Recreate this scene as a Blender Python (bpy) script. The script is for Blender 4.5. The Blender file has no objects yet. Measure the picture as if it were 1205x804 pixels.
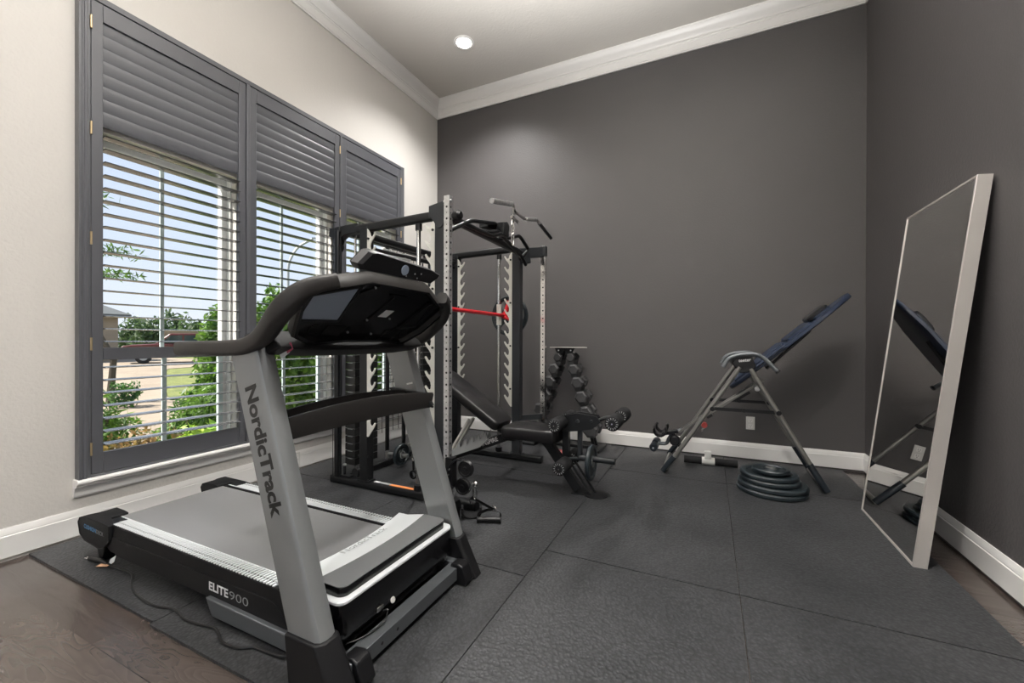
import bpy, bmesh, math, random
from mathutils import Vector, Matrix
random.seed(7)
SC = bpy.context.scene
COL = SC.collection
V = Vector
PI = math.pi

# ------------------------------------------------------------------ materials
def nodes(name):
    m = bpy.data.materials.new(name)
    m.use_nodes = True
    nt = m.node_tree
    return m, nt, nt.nodes['Principled BSDF']

def mat(name, col, rough=0.5, metal=0.0, spec=0.5, noise=0.0, nscale=20.0, bump=0.0, bscale=200.0, coat=0.0, emit=None, estr=0.0, bdist=0.002, aniso=0.0):
    m, nt, b = nodes(name)
    b.inputs['Base Color'].default_value = (*col, 1)
    b.inputs['Roughness'].default_value = rough
    b.inputs['Metallic'].default_value = metal
    b.inputs['Specular IOR Level'].default_value = spec
    b.inputs['Coat Weight'].default_value = coat
    tc = nt.nodes.new('ShaderNodeTexCoord')
    if noise:
        n = nt.nodes.new('ShaderNodeTexNoise'); n.inputs['Scale'].default_value = nscale; n.inputs['Detail'].default_value = 6
        nt.links.new(tc.outputs['Object'], n.inputs['Vector'])
        r = nt.nodes.new('ShaderNodeMapRange')
        r.inputs['To Min'].default_value = 1 - noise; r.inputs['To Max'].default_value = 1 + noise
        nt.links.new(n.outputs['Fac'], r.inputs['Value'])
        mx = nt.nodes.new('ShaderNodeMix'); mx.data_type = 'RGBA'; mx.blend_type = 'MULTIPLY'
        mx.inputs['Factor'].default_value = 1
        mx.inputs['A'].default_value = (*col, 1)
        nt.links.new(r.outputs['Result'], mx.inputs['B'])
        nt.links.new(mx.outputs['Result'], b.inputs['Base Color'])
    if bump:
        n = nt.nodes.new('ShaderNodeTexNoise'); n.inputs['Scale'].default_value = bscale; n.inputs['Detail'].default_value = 3
        nt.links.new(tc.outputs['Object'], n.inputs['Vector'])
        bp = nt.nodes.new('ShaderNodeBump'); bp.inputs['Strength'].default_value = bump; bp.inputs['Distance'].default_value = bdist
        nt.links.new(n.outputs['Fac'], bp.inputs['Height'])
        nt.links.new(bp.outputs['Normal'], b.inputs['Normal'])
    if emit:
        b.inputs['Emission Color'].default_value = (*emit, 1)
        b.inputs['Emission Strength'].default_value = estr
    return m

M = {}
M['wall_white'] = mat('wall_white_paint', (0.63, 0.605, 0.57), 0.55, bump=0.55, bscale=55, spec=0.4, bdist=0.004)
M['wall_dark'] = mat('wall_charcoal_paint', (0.084, 0.0785, 0.079), 0.52, bump=0.5, bscale=70, spec=0.45, noise=0.05, nscale=3, bdist=0.003)
M['ceiling'] = mat('ceiling_paint', (0.68, 0.65, 0.605), 0.7, bump=0.5, bscale=45, bdist=0.004)
M['trim'] = mat('trim_paint_white', (0.90, 0.885, 0.86), 0.35)
M['shutter'] = mat('shutter_grey_paint', (0.080, 0.082, 0.092), 0.38, spec=0.5)
M['louver'] = mat('louver_grey_gloss_paint', (0.11, 0.112, 0.115), 0.22, spec=0.9)
M['brass'] = mat('hinge_brass', (0.55, 0.42, 0.25), 0.35, metal=0.9)
M['vinyl'] = mat('window_white_vinyl', (0.82, 0.83, 0.82), 0.4)
M['muntin'] = mat('window_muntin_grey_green', (0.60, 0.72, 0.72), 0.4)
M['black_plastic'] = mat('black_plastic', (0.005, 0.005, 0.006), 0.38, spec=0.4)
M['black_matte'] = mat('black_matte_plastic', (0.006, 0.006, 0.007), 0.6, spec=0.3, bump=0.2, bscale=400)
M['brown_plastic'] = mat('dark_taupe_grip_plastic', (0.019, 0.017, 0.016), 0.5, spec=0.4, bump=0.15, bscale=500)
M['gloss_black'] = mat('gloss_black_plastic', (0.004, 0.004, 0.005), 0.2, spec=0.4)
M['bluegrey'] = mat('blue_grey_plastic', (0.27, 0.32, 0.40), 0.3)
M['silver'] = mat('silver_grey_paint', (0.26, 0.27, 0.275), 0.33, metal=0.45, noise=0.08, nscale=8)
M['steel_dark'] = mat('dark_steel_paint', (0.13, 0.14, 0.15), 0.35, metal=0.5)
M['silver_lt'] = mat('light_silver_plastic', (0.84, 0.87, 0.88), 0.3, metal=0.0)
M['brushed'] = mat('brushed_grey_plastic', (0.19, 0.195, 0.20), 0.26, metal=0.3)
M['belt'] = mat('running_belt', (0.19, 0.19, 0.193), 0.36, bump=0.2, bscale=900, noise=0.05, nscale=2)  # base grey raised to stand in for window sheen on the belt
M['powder'] = mat('black_powder_coat', (0.006, 0.0065, 0.0075), 0.4, spec=0.4, bump=0.2, bscale=350)
M['powder_grey'] = mat('charcoal_powder_coat', (0.018, 0.020, 0.023), 0.38, spec=0.4, bump=0.2, bscale=350)
M['plate_white'] = mat('warm_white_powder_coat', (0.60, 0.59, 0.54), 0.4)
M['chrome'] = mat('chrome', (0.78, 0.77, 0.75), 0.14, metal=1.0)
M['zinc'] = mat('brushed_zinc_column', (0.60, 0.60, 0.60), 0.28, metal=0.8, noise=0.45, nscale=45)
M['hole'] = mat('hole_black', (0.006, 0.006, 0.006), 0.8)
M['red'] = mat('red_powder_coat', (0.62, 0.01, 0.02), 0.35)
M['knob_red'] = mat('dull_red_plastic', (0.25, 0.035, 0.03), 0.4)
M['vinyl_black'] = mat('black_vinyl_pad', (0.008, 0.0075, 0.0085), 0.34, bump=0.25, bscale=260)
M['foam'] = mat('black_foam', (0.008, 0.008, 0.009), 0.75, spec=0.3, bump=0.4, bscale=300)
M['iron'] = mat('grey_cast_rubber', (0.042, 0.042, 0.044), 0.5, bump=0.3, bscale=200)
M['plate_rubber'] = mat('black_rubber_plate', (0.012, 0.018, 0.022), 0.36, bump=0.2, bscale=150)
M['blue_fabric'] = mat('navy_blue_bed', (0.018, 0.028, 0.055), 0.38, noise=0.2, nscale=40)
M['grey_blue_tube'] = mat('pewter_tube', (0.24, 0.235, 0.22), 0.3, metal=0.7)
M['boot'] = mat('dark_boot_plastic', (0.010, 0.014, 0.019), 0.35)
M['white_plastic'] = mat('white_plastic', (0.75, 0.74, 0.71), 0.4)
M['label_white'] = mat('white_print', (0.75, 0.75, 0.75), 0.5)
M['label_grey'] = mat('grey_print', (0.30, 0.31, 0.31), 0.5)
M['label_blue'] = mat('blue_print', (0.08, 0.30, 0.60), 0.5)
M['label_black'] = mat('black_print', (0.012, 0.012, 0.012), 0.5)
M['label_orange'] = mat('orange_print', (0.75, 0.25, 0.07), 0.5)
M['label_pink'] = mat('pink_print', (0.45, 0.08, 0.14), 0.5)
M['paper_tan'] = mat('tan_paper_tag', (0.70, 0.42, 0.26), 0.6)
M['cord'] = mat('black_cord_rubber', (0.007, 0.007, 0.0075), 0.4)
M['mirror'] = mat('mirror_glass', (0.80, 0.79, 0.77), 0.0, metal=1.0)
M['champagne'] = mat('champagne_frame', (0.55, 0.52, 0.49), 0.34, metal=0.35)
M['stack'] = mat('weight_stack_steel', (0.015, 0.015, 0.015), 0.35, metal=0.3)
M['lamp'] = mat('lamp_lens', (1, 1, 1), 0.5, emit=(1.0, 0.95, 0.88), estr=14.0)
M['stucco'] = mat('beige_stucco', (0.30, 0.25, 0.18), 0.8, noise=0.1, nscale=2)
M['stucco_white'] = mat('pale_house_wall', (0.42, 0.41, 0.39), 0.8)
M['shingle'] = mat('grey_roof_shingle', (0.11, 0.12, 0.12), 0.8, noise=0.2, nscale=6)
M['truck_red'] = mat('dark_red_car_paint', (0.09, 0.016, 0.012), 0.3)
M['car_glass'] = mat('dark_car_glass', (0.03, 0.05, 0.05), 0.1)
M['tyre'] = mat('tyre_rubber', (0.02, 0.02, 0.02), 0.7)
M['fence'] = mat('weathered_fence_wood', (0.16, 0.12, 0.085), 0.8, noise=0.3, nscale=5)
M['bark'] = mat('tree_bark', (0.06, 0.05, 0.035), 0.85, noise=0.3, nscale=20)
M['galv'] = mat('street_pole_metal', (0.35, 0.37, 0.37), 0.5, metal=0.5)

def leafmat(name, c1, c2, scale=6.0):
    m, nt, b = nodes(name)
    tc = nt.nodes.new('ShaderNodeTexCoord')
    n = nt.nodes.new('ShaderNodeTexNoise'); n.inputs['Scale'].default_value = scale; n.inputs['Detail'].default_value = 8
    cr = nt.nodes.new('ShaderNodeValToRGB')
    cr.color_ramp.elements[0].position = 0.38; cr.color_ramp.elements[1].position = 0.62
    cr.color_ramp.elements[0].color = (*c1, 1); cr.color_ramp.elements[1].color = (*c2, 1)
    nt.links.new(tc.outputs['Object'], n.inputs['Vector']); nt.links.new(n.outputs['Fac'], cr.inputs['Fac'])
    nt.links.new(cr.outputs['Color'], b.inputs['Base Color'])
    b.inputs['Roughness'].default_value = 0.55
    tr = nt.nodes.new('ShaderNodeBsdfTranslucent'); nt.links.new(cr.outputs['Color'], tr.inputs['Color'])
    mx = nt.nodes.new('ShaderNodeMixShader'); mx.inputs['Fac'].default_value = 0.4
    nt.links.new(b.outputs['BSDF'], mx.inputs[1]); nt.links.new(tr.outputs['BSDF'], mx.inputs[2])
    nt.links.new(mx.outputs['Shader'], nt.nodes['Material Output'].inputs['Surface'])
    return m
M['leaf'] = leafmat('leaf_green', (0.022, 0.075, 0.009), (0.143, 0.270, 0.034))
M['leaf_dark'] = leafmat('leaf_dark_green', (0.015, 0.060, 0.015), (0.083, 0.195, 0.034))
M['leaf_lime'] = leafmat('leaf_lime', (0.150, 0.315, 0.038), (0.413, 0.540, 0.075))
M['leaf_rust'] = leafmat('leaf_rust', (0.120, 0.105, 0.030), (0.315, 0.195, 0.068), 10)
M['leaf_far'] = leafmat('leaf_distant', (0.038, 0.075, 0.030), (0.090, 0.143, 0.053), 0.8)

def glassmat():
    m = bpy.data.materials.new('clear_window_glass'); m.use_nodes = True
    nt = m.node_tree; nt.nodes.clear()
    o = nt.nodes.new('ShaderNodeOutputMaterial'); t = nt.nodes.new('ShaderNodeBsdfTransparent'); g = nt.nodes.new('ShaderNodeBsdfGlossy')
    t.inputs['Color'].default_value = (0.99, 0.99, 0.99, 1)
    g.inputs['Roughness'].default_value = 0.0
    f = nt.nodes.new('ShaderNodeFresnel'); gg = nt.nodes.new('ShaderNodeNewGeometry'); mr = nt.nodes.new('ShaderNodeMapRange')
    mr.inputs['To Min'].default_value = 1.35; mr.inputs['To Max'].default_value = 1 / 1.35
    nt.links.new(gg.outputs['Backfacing'], mr.inputs['Value']); nt.links.new(mr.outputs['Result'], f.inputs['IOR'])
    x = nt.nodes.new('ShaderNodeMixShader')
    nt.links.new(f.outputs['Fac'], x.inputs['Fac']); nt.links.new(t.outputs['BSDF'], x.inputs[1]); nt.links.new(g.outputs['BSDF'], x.inputs[2])
    nt.links.new(x.outputs['Shader'], o.inputs['Surface'])
    return m
M['glass'] = glassmat()

def rubbermat():
    m, nt, b = nodes('rubber_stall_mat')
    tc = nt.nodes.new('ShaderNodeTexCoord'); g = nt.nodes.new('ShaderNodeNewGeometry')
    vo = nt.nodes.new('ShaderNodeTexVoronoi'); vo.inputs['Scale'].default_value = 80
    nt.links.new(g.outputs['Position'], vo.inputs['Vector'])
    n = nt.nodes.new('ShaderNodeTexNoise'); n.inputs['Scale'].default_value = 1.6; n.inputs['Detail'].default_value = 5
    nt.links.new(g.outputs['Position'], n.inputs['Vector'])
    cr = nt.nodes.new('ShaderNodeValToRGB')
    cr.color_ramp.elements[0].position = 0.3; cr.color_ramp.elements[0].color = (0.024, 0.0255, 0.028, 1)
    cr.color_ramp.elements[1].position = 0.75; cr.color_ramp.elements[1].color = (0.049, 0.050, 0.0535, 1)
    nt.links.new(n.outputs['Fac'], cr.inputs['Fac'])
    n2 = nt.nodes.new('ShaderNodeTexNoise'); n2.inputs['Scale'].default_value = 55; n2.inputs['Detail'].default_value = 4
    nt.links.new(g.outputs['Position'], n2.inputs['Vector'])
    mr = nt.nodes.new('ShaderNodeMapRange'); mr.inputs['From Min'].default_value = 0.35; mr.inputs['From Max'].default_value = 0.8
    mr.inputs['To Min'].default_value = 0.8; mr.inputs['To Max'].default_value = 1.35
    nt.links.new(n2.outputs['Fac'], mr.inputs['Value'])
    mx = nt.nodes.new('ShaderNodeMix'); mx.data_type = 'RGBA'; mx.blend_type = 'MULTIPLY'; mx.inputs['Factor'].default_value = 1
    nt.links.new(cr.outputs['Color'], mx.inputs['A']); nt.links.new(mr.outputs['Result'], mx.inputs['B'])
    vr = nt.nodes.new('ShaderNodeMapRange'); vr.inputs['From Max'].default_value = 0.008; vr.inputs['From Max'].default_value = 0.75; vr.inputs['To Min'].default_value = 1.35; vr.inputs['To Max'].default_value = 0.6
    nt.links.new(vo.outputs['Distance'], vr.inputs['Value'])
    m3 = nt.nodes.new('ShaderNodeMix'); m3.data_type = 'RGBA'; m3.blend_type = 'MULTIPLY'; m3.inputs['Factor'].default_value = 1
    nt.links.new(mx.outputs['Result'], m3.inputs['A']); nt.links.new(vr.outputs['Result'], m3.inputs['B'])
    nt.links.new(m3.outputs['Result'], b.inputs['Base Color'])
    b.inputs['Roughness'].default_value = 0.48; b.inputs['Specular IOR Level'].default_value = 0.55
    bp = nt.nodes.new('ShaderNodeBump'); bp.inputs['Strength'].default_value = 0.75; bp.inputs['Distance'].default_value = 0.002
    nt.links.new(vo.outputs['Distance'], bp.inputs['Height']); nt.links.new(bp.outputs['Normal'], b.inputs['Normal'])
    return m
M['rubber'] = rubbermat()

def woodmat():
    m, nt, b = nodes('dark_walnut_planks')
    g = nt.nodes.new('ShaderNodeNewGeometry')
    mp = nt.nodes.new('ShaderNodeMapping'); mp.inputs['Location'].default_value = (0.35, 0.0, 0)
    nt.links.new(g.outputs['Position'], mp.inputs['Vector'])
    br = nt.nodes.new('ShaderNodeTexBrick')
    br.inputs['Scale'].default_value = 1.0; br.inputs['Brick Width'].default_value = 1.7; br.inputs['Row Height'].default_value = 0.24
    br.inputs['Mortar Size'].default_value = 0.0016; br.inputs['Mortar Smooth'].default_value = 0.1
    br.inputs['Color1'].default_value = (0.050, 0.039, 0.034, 1); br.inputs['Color2'].default_value = (0.085, 0.069, 0.060, 1)
    br.inputs['Mortar'].default_value = (0.018, 0.012, 0.010, 1)
    br.offset = 0.37
    nt.links.new(mp.outputs['Vector'], br.inputs['Vector'])
    m2 = nt.nodes.new('ShaderNodeMapping'); m2.inputs['Scale'].default_value = (1.6, 7.0, 1)
    nt.links.new(g.outputs['Position'], m2.inputs['Vector'])
    n = nt.nodes.new('ShaderNodeTexNoise'); n.inputs['Scale'].default_value = 1.6; n.inputs['Detail'].default_value = 2; n.inputs['Distortion'].default_value = 0.5
    nt.links.new(m2.outputs['Vector'], n.inputs['Vector'])
    mm = nt.nodes.new('ShaderNodeMath'); mm.operation = 'MULTIPLY'; mm.inputs[1].default_value = 14
    fr = nt.nodes.new('ShaderNodeMath'); fr.operation = 'FRACT'
    nt.links.new(n.outputs['Fac'], mm.inputs[0]); nt.links.new(mm.outputs[0], fr.inputs[0])
    n3 = nt.nodes.new('ShaderNodeTexNoise'); n3.inputs['Scale'].default_value = 5; n3.inputs['Detail'].default_value = 8
    nt.links.new(m2.outputs['Vector'], n3.inputs['Vector'])
    ad = nt.nodes.new('ShaderNodeMath'); ad.operation = 'ADD'
    nt.links.new(fr.outputs[0], ad.inputs[0]); nt.links.new(n3.outputs['Fac'], ad.inputs[1])
    mr = nt.nodes.new('ShaderNodeMapRange'); mr.inputs['From Max'].default_value = 1.6; mr.inputs['To Min'].default_value = 0.75; mr.inputs['To Max'].default_value = 1.22
    nt.links.new(ad.outputs[0], mr.inputs['Value'])
    mx = nt.nodes.new('ShaderNodeMix'); mx.data_type = 'RGBA'; mx.blend_type = 'MULTIPLY'; mx.inputs['Factor'].default_value = 1
    nt.links.new(br.outputs['Color'], mx.inputs['A']); nt.links.new(mr.outputs['Result'], mx.inputs['B'])
    nt.links.new(mx.outputs['Result'], b.inputs['Base Color'])
    b.inputs['Roughness'].default_value = 0.24
    b.inputs['Specular IOR Level'].default_value = 0.9
    bp = nt.nodes.new('ShaderNodeBump'); bp.inputs['Strength'].default_value = 0.25; bp.inputs['Distance'].default_value = 0.001
    nt.links.new(ad.outputs[0], bp.inputs['Height']); nt.links.new(bp.outputs['Normal'], b.inputs['Normal'])
    return m
M['wood'] = woodmat()

def groundmat(name, c1, c2, scale):
    m, nt, b = nodes(name)
    g = nt.nodes.new('ShaderNodeNewGeometry')
    n = nt.nodes.new('ShaderNodeTexNoise'); n.inputs['Scale'].default_value = scale; n.inputs['Detail'].default_value = 8
    cr = nt.nodes.new('ShaderNodeValToRGB'); cr.color_ramp.elements[0].color = (*c1, 1); cr.color_ramp.elements[1].color = (*c2, 1)
    cr.color_ramp.elements[0].position = 0.35; cr.color_ramp.elements[1].position = 0.65
    nt.links.new(g.outputs['Position'], n.inputs['Vector']); nt.links.new(n.outputs['Fac'], cr.inputs['Fac']); nt.links.new(cr.outputs['Color'], b.inputs['Base Color'])
    b.inputs['Roughness'].default_value = 0.9
    return m
M['lawn'] = groundmat('lawn_grass', (0.075, 0.098, 0.019), (0.150, 0.165, 0.034), 3)
M['concrete'] = groundmat('driveway_concrete', (0.203, 0.161, 0.116), (0.247, 0.203, 0.150), 1.2)

# ------------------------------------------------------------------ mesh helpers
def fillet(pts, r, n=5, closed=False):
    pts = [V(p) for p in pts]; out = []
    N = len(pts)
    for i, p in enumerate(pts):
        if not closed and i in (0, N - 1): out.append(p); continue
        a = pts[(i - 1) % N]; c = pts[(i + 1) % N]
        d1 = (a - p); d2 = (c - p)
        rr = min(r, d1.length * 0.45, d2.length * 0.45)
        p1 = p + d1.normalized() * rr; p2 = p + d2.normalized() * rr
        for k in range(n + 1):
            t = k / n
            out.append((1 - t) ** 2 * p1 + 2 * t * (1 - t) * p + t * t * p2)
    return out

class MB:
    def __init__(s): s.v = []; s.f = []; s.m = []
    def add(s, vs, fs, m=0):
        o = len(s.v); s.v += [V(x) for x in vs]
        for f in fs: s.f.append([o + i for i in f]); s.m.append(m)
        return s
    def box(s, x0, x1, y0, y1, z0, z1, m=0):
        vs = [(x, y, z) for x in (x0, x1) for y in (y0, y1) for z in (z0, z1)]
        return s.add(vs, [(0, 1, 3, 2), (4, 6, 7, 5), (0, 4, 5, 1), (2, 3, 7, 6), (0, 2, 6, 4), (1, 5, 7, 3)], m)
    def obox(s, c, a, b, d, m=0):
        c, a, b, d = V(c), V(a), V(b), V(d)
        vs = [c + i * a + j * b + k * d for i in (-1, 1) for j in (-1, 1) for k in (-1, 1)]
        return s.add(vs, [(0, 1, 3, 2), (4, 6, 7, 5), (0, 4, 5, 1), (2, 3, 7, 6), (0, 2, 6, 4), (1, 5, 7, 3)], m)
    def bar(s, a, b, w, h, side=(0, 1, 0), m=0):
        a, b = V(a), V(b); d = (b - a); t = d.normalized(); sd = V(side); sd = (sd - t * sd.dot(t)).normalized(); u = t.cross(sd)
        return s.obox((a + b) / 2, d / 2, sd * w / 2, u * h / 2, m)
    def sweep(s, pts, sec, m=0, closed=False, cap=True, ref=None, scales=None):
        pts = [V(p) for p in pts]; N = len(pts); K = len(sec)
        tang = []
        for i in range(N):
            if closed: t = pts[(i + 1) % N] - pts[i - 1]
            else: t = pts[min(i + 1, N - 1)] - pts[max(i - 1, 0)]
            tang.append(t.normalized())
        r = V(ref) if ref is not None else (V((0, 0, 1)) if abs(tang[0].z) < 0.9 else V((0, 1, 0)))
        n = (r - tang[0] * r.dot(tang[0])).normalized(); vs = []
        for i in range(N):
            t = tang[i]
            if ref is not None and abs(V(ref).normalized().dot(t)) < 0.97: n = V(ref)
            n = (n - t * n.dot(t)).normalized(); bn = t.cross(n)
            k = scales[i] if scales else 1.0
            kx, ky = (k if isinstance(k, (tuple, list)) else (k, k))
            for (a, b) in sec: vs.append(pts[i] + n * a * kx + bn * b * ky)
        fs = []
        L = N if closed else N - 1
        for i in range(L):
            j = (i + 1) % N
            for k in range(K):
                l = (k + 1) % K
                fs.append((i * K + k, i * K + l, j * K + l, j * K + k))
        if cap and not closed:
            fs.append(tuple(range(K))[::-1]); fs.append(tuple((N - 1) * K + k for k in range(K)))
        return s.add(vs, fs, m)
    def tube(s, pts, r, n=12, m=0, closed=False, cap=True, ref=None, scales=None):
        if isinstance(r, (tuple, list)): ra, rb = r
        else: ra = rb = r
        sec = [(ra * math.cos(2 * PI * k / n), rb * math.sin(2 * PI * k / n)) for k in range(n)]
        return s.sweep(pts, sec, m, closed, cap, ref, scales)
    def cyl(s, a, b, r, n=20, m=0, r2=None):
        r2 = r if r2 is None else r2
        return s.tube([a, b], 1.0, n, m, scales=[r, r2])
    def lathe(s, c, axis, prof, n=32, m=0):
        c = V(c); ax = V(axis).normalized(); u = ax.orthogonal().normalized(); w = ax.cross(u); K = len(prof); vs = []
        for i in range(n):
            a = 2 * PI * i / n
            for (r, h) in prof: vs.append(c + ax * h + (u * math.cos(a) + w * math.sin(a)) * r)
        fs = []
        for i in range(n):
            j = (i + 1) % n
            for k in range(K - 1): fs.append((i * K + k, i * K + k + 1, j * K + k + 1, j * K + k))
        if prof[0][0] > 1e-6 and prof[-1][0] > 1e-6 and abs(prof[0][0] - prof[-1][0]) + abs(prof[0][1] - prof[-1][1]) > 1e-6:
            for i in range(n):
                j = (i + 1) % n; fs.append((i * K + K - 1, i * K, j * K, j * K + K - 1))
        return s.add(vs, fs, m)
    def prism(s, poly, o, u, v, w, m=0):
        o, u, v, w = V(o), V(u), V(v), V(w); K = len(poly)
        vs = [o + u * a + v * b for a, b in poly] + [o + u * a + v * b + w for a, b in poly]
        fs = [tuple(range(K))[::-1], tuple(range(K, 2 * K))] + [(k, (k + 1) % K, K + (k + 1) % K, K + k) for k in range(K)]
        return s.add(vs, fs, m)
    def xz(s, poly, y0, y1, m=0): return s.prism(poly, (0, y0, 0), (1, 0, 0), (0, 0, 1), (0, y1 - y0, 0), m)
    def yz(s, poly, x0, x1, m=0): return s.prism(poly, (x0, 0, 0), (0, 1, 0), (0, 0, 1), (x1 - x0, 0, 0), m)
    def xy(s, poly, z0, z1, m=0): return s.prism(poly, (0, 0, z0), (1, 0, 0), (0, 1, 0), (0, 0, z1 - z0), m)
    def loft(s, loops, m=0, cap=True):
        K = len(loops[0]); vs = [V(p) for l in loops for p in l]; fs = []
        for i in range(len(loops) - 1):
            for k in range(K):
                l = (k + 1) % K; fs.append((i * K + k, i * K + l, (i + 1) * K + l, (i + 1) * K + k))
        if cap: fs += [tuple(range(K))[::-1], tuple((len(loops) - 1) * K + k for k in range(K))]
        return s.add(vs, fs, m)
    def text(s, body, o, xd, yd, width=None, size=None, m=0, bold=0.0, thick=0.0006):
        cu = bpy.data.curves.new('t', 'FONT'); cu.body = body; cu.size = 1.0; cu.offset = bold; cu.resolution_u = 3
        ob = bpy.data.objects.new('t', cu); COL.objects.link(ob)
        dg = bpy.context.evaluated_depsgraph_get(); me = bpy.data.meshes.new_from_object(ob.evaluated_get(dg))
        xs = [v.co.x for v in me.vertices]; x0, x1 = min(xs), max(xs)
        k = (width / (x1 - x0)) if width else size
        o, xd, yd = V(o), V(xd).normalized(), V(yd).normalized(); nn = xd.cross(yd)
        vs = [o + xd * (v.co.x - x0) * k + yd * v.co.y * (k if (size is None) else size) + nn * thick for v in me.vertices]
        s.add(vs, [tuple(p.vertices) for p in me.polygons], m)
        bpy.data.objects.remove(ob); bpy.data.meshes.remove(me); bpy.data.curves.remove(cu)
        return s
    def build(s, name, mats, parent=None, bevel=0.0, bseg=2, smooth=True, ang=38, recalc=True):
        me = bpy.data.meshes.new(name)
        O = V(parent['_o']) if parent is not None else V((0, 0, 0))
        me.from_pydata([tuple(v - O) for v in s.v], [], s.f)
        if not isinstance(mats, (list, tuple)): mats = [mats]
        for q in mats: me.materials.append(M[q] if isinstance(q, str) else q)
        me.polygons.foreach_set('material_index', s.m)
        if recalc:
            bm = bmesh.new(); bm.from_mesh(me); bmesh.ops.recalc_face_normals(bm, faces=bm.faces); bm.to_mesh(me); bm.free()
        if smooth:
            me.shade_smooth(); me.set_sharp_from_angle(angle=math.radians(ang))
        me.update()
        ob = bpy.data.objects.new(name, me); COL.objects.link(ob)
        if parent is not None: ob.parent = parent['_e']
        if bevel:
            md = ob.modifiers.new('edge', 'BEVEL'); md.width = bevel; md.segments = bseg; md.limit_method = 'ANGLE'; md.angle_limit = math.radians(40)
            md.harden_normals = False
        return ob

def thing(name, label, cat, o, group=None):
    e = bpy.data.objects.new(name, None); e.location = o; e.empty_display_size = 0.1; COL.objects.link(e)
    e['label'] = label; e['category'] = cat
    if group: e['group'] = group
    return {'_e': e, '_o': tuple(o)}

def sub(ob, parent):            # a sub-part: parent['_o'] stays the thing's base, the object hangs on a part
    return {'_e': ob, '_o': parent['_o']}

def tag(ob, label, cat, group=None, kind=None):
    ob['label'] = label; ob['category'] = cat
    if group: ob['group'] = group
    if kind: ob['kind'] = kind
    return ob

def struct(ob): ob['kind'] = 'structure'; return ob

def copy_thing(src, loc, rz=0.0, label=None, group=None, scale=None):
    r = src.copy(); COL.objects.link(r); r.location = loc; r.rotation_euler = (0, 0, rz)
    if scale: r.scale = scale
    if label: r['label'] = label
    if group: r['group'] = group
    for ch in list(src.children):
        c = ch.copy(); COL.objects.link(c); c.parent = r
        for g in list(ch.children):
            d = g.copy(); COL.objects.link(d); d.parent = c
    return r

# ------------------------------------------------------------------ room numbers
XL, XR, YB, YR = -3.199, 1.195, 4.473, -3.0
HC = 4.18                     # ceiling
GZ = 0.012                    # top of the rubber mats
WT = 0.17                     # outer wall thickness
WIN = [(1.12, 1.93), (1.985, 2.795), (2.855, 3.665)]
WZ0, WZ1 = 0.33, 2.33

# floor
mb = MB().box(XL - 0.02, XR + 0.02, YR, YB + 0.02, -0.06, 0.0)
struct(mb.build('floor', 'wood', smooth=False))
# ceiling
struct(MB().box(XL - WT, XR + 0.12, YR, YB + 0.12, HC, HC + 0.12).build('ceiling', 'ceiling', smooth=False))
# left wall with three openings
mb = MB()
def wl(y0, y1, z0, z1): mb.box(XL - WT, XL, y0, y1, z0, z1)
wl(YR, WIN[0][0], -0.3, HC)
wl(WIN[0][1], WIN[1][0], WZ0, WZ1); wl(WIN[1][1], WIN[2][0], WZ0, WZ1)
wl(WIN[2][1], YB + 0.12, -0.3, HC)
wl(WIN[0][0], WIN[2][1], -0.3, WZ0); wl(WIN[0][0], WIN[2][1], WZ1, HC)
struct(mb.build('wall_left', 'wall_white', smooth=False))
struct(MB().box(XL, XR, YB, YB + 0.12, -0.06, HC).build('wall_back', 'wall_dark', smooth=False))
struct(MB().box(XR, XR + 0.12, YR, YB + 0.12, -0.06, HC).build('wall_right', 'wall_dark', smooth=False))
# rear wall behind the camera, with a tall opening added to let in sky fill
mb = MB()
mb.box(XL, -1.9, YR - 0.12, YR, -0.06, HC); mb.box(0.0, XR, YR - 0.12, YR, -0.06, HC); mb.box(-1.9, 0.0, YR - 0.12, YR, 2.4, HC)
struct(mb.build('wall_rear', 'wall_white', smooth=False))

# baseboards
def baseboard(name, a, b, n, z0=0.0):
    # profile (out, up) extruded from a to b, n points into the room
    pr = [(0, 0.022), (0.014, 0.022), (0.016, 0.128), (0.013, 0.131), (0.0125, 0.134), (0.013, 0.1365), (0.0105, 0.148), (0.0075, 0.158), (0.004, 0.168), (0, 0.168)]
    a, b, n = V(a), V(b), V(n)
    return struct(MB().prism(pr, a, n, (0, 0, 1), b - a).build(name, 'trim', smooth=False))
baseboard('baseboard_left', (XL, YR, 0), (XL, YB, 0), (1, 0, 0))
baseboard('baseboard_back', (XL, YB, 0), (XR, YB, 0), (0, -1, 0))
baseboard('baseboard_right', (XR, YB, 0), (XR, YR, 0), (-1, 0, 0))
# crown: profile (out from wall, down from ceiling)
cp = [(0, 0), (0.105, 0), (0.105, 0.012), (0.098, 0.018), (0.09, 0.04), (0.072, 0.062), (0.05, 0.078), (0.042, 0.092), (0.042, 0.104), (0.034, 0.108), (0.034, 0.118), (0.026, 0.128), (0.022, 0.15), (0.020, 0.185), (0.014, 0.192), (0.014, 0.203), (0, 0.203)]
for nm, a, b, n in (('trim_1', (XL, YR, HC), (XL, YB, HC), (1, 0, 0)), ('trim_2', (XL, YB, HC), (XR, YB, HC), (0, -1, 0)), ('trim_3', (XR, YB, HC), (XR, YR, HC), (-1, 0, 0))):
    a, b, n = V(a), V(b), V(n)
    struct(MB().prism(cp, a, n, (0, 0, -1), b - a).build(nm, 'trim', ang=25))
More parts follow.
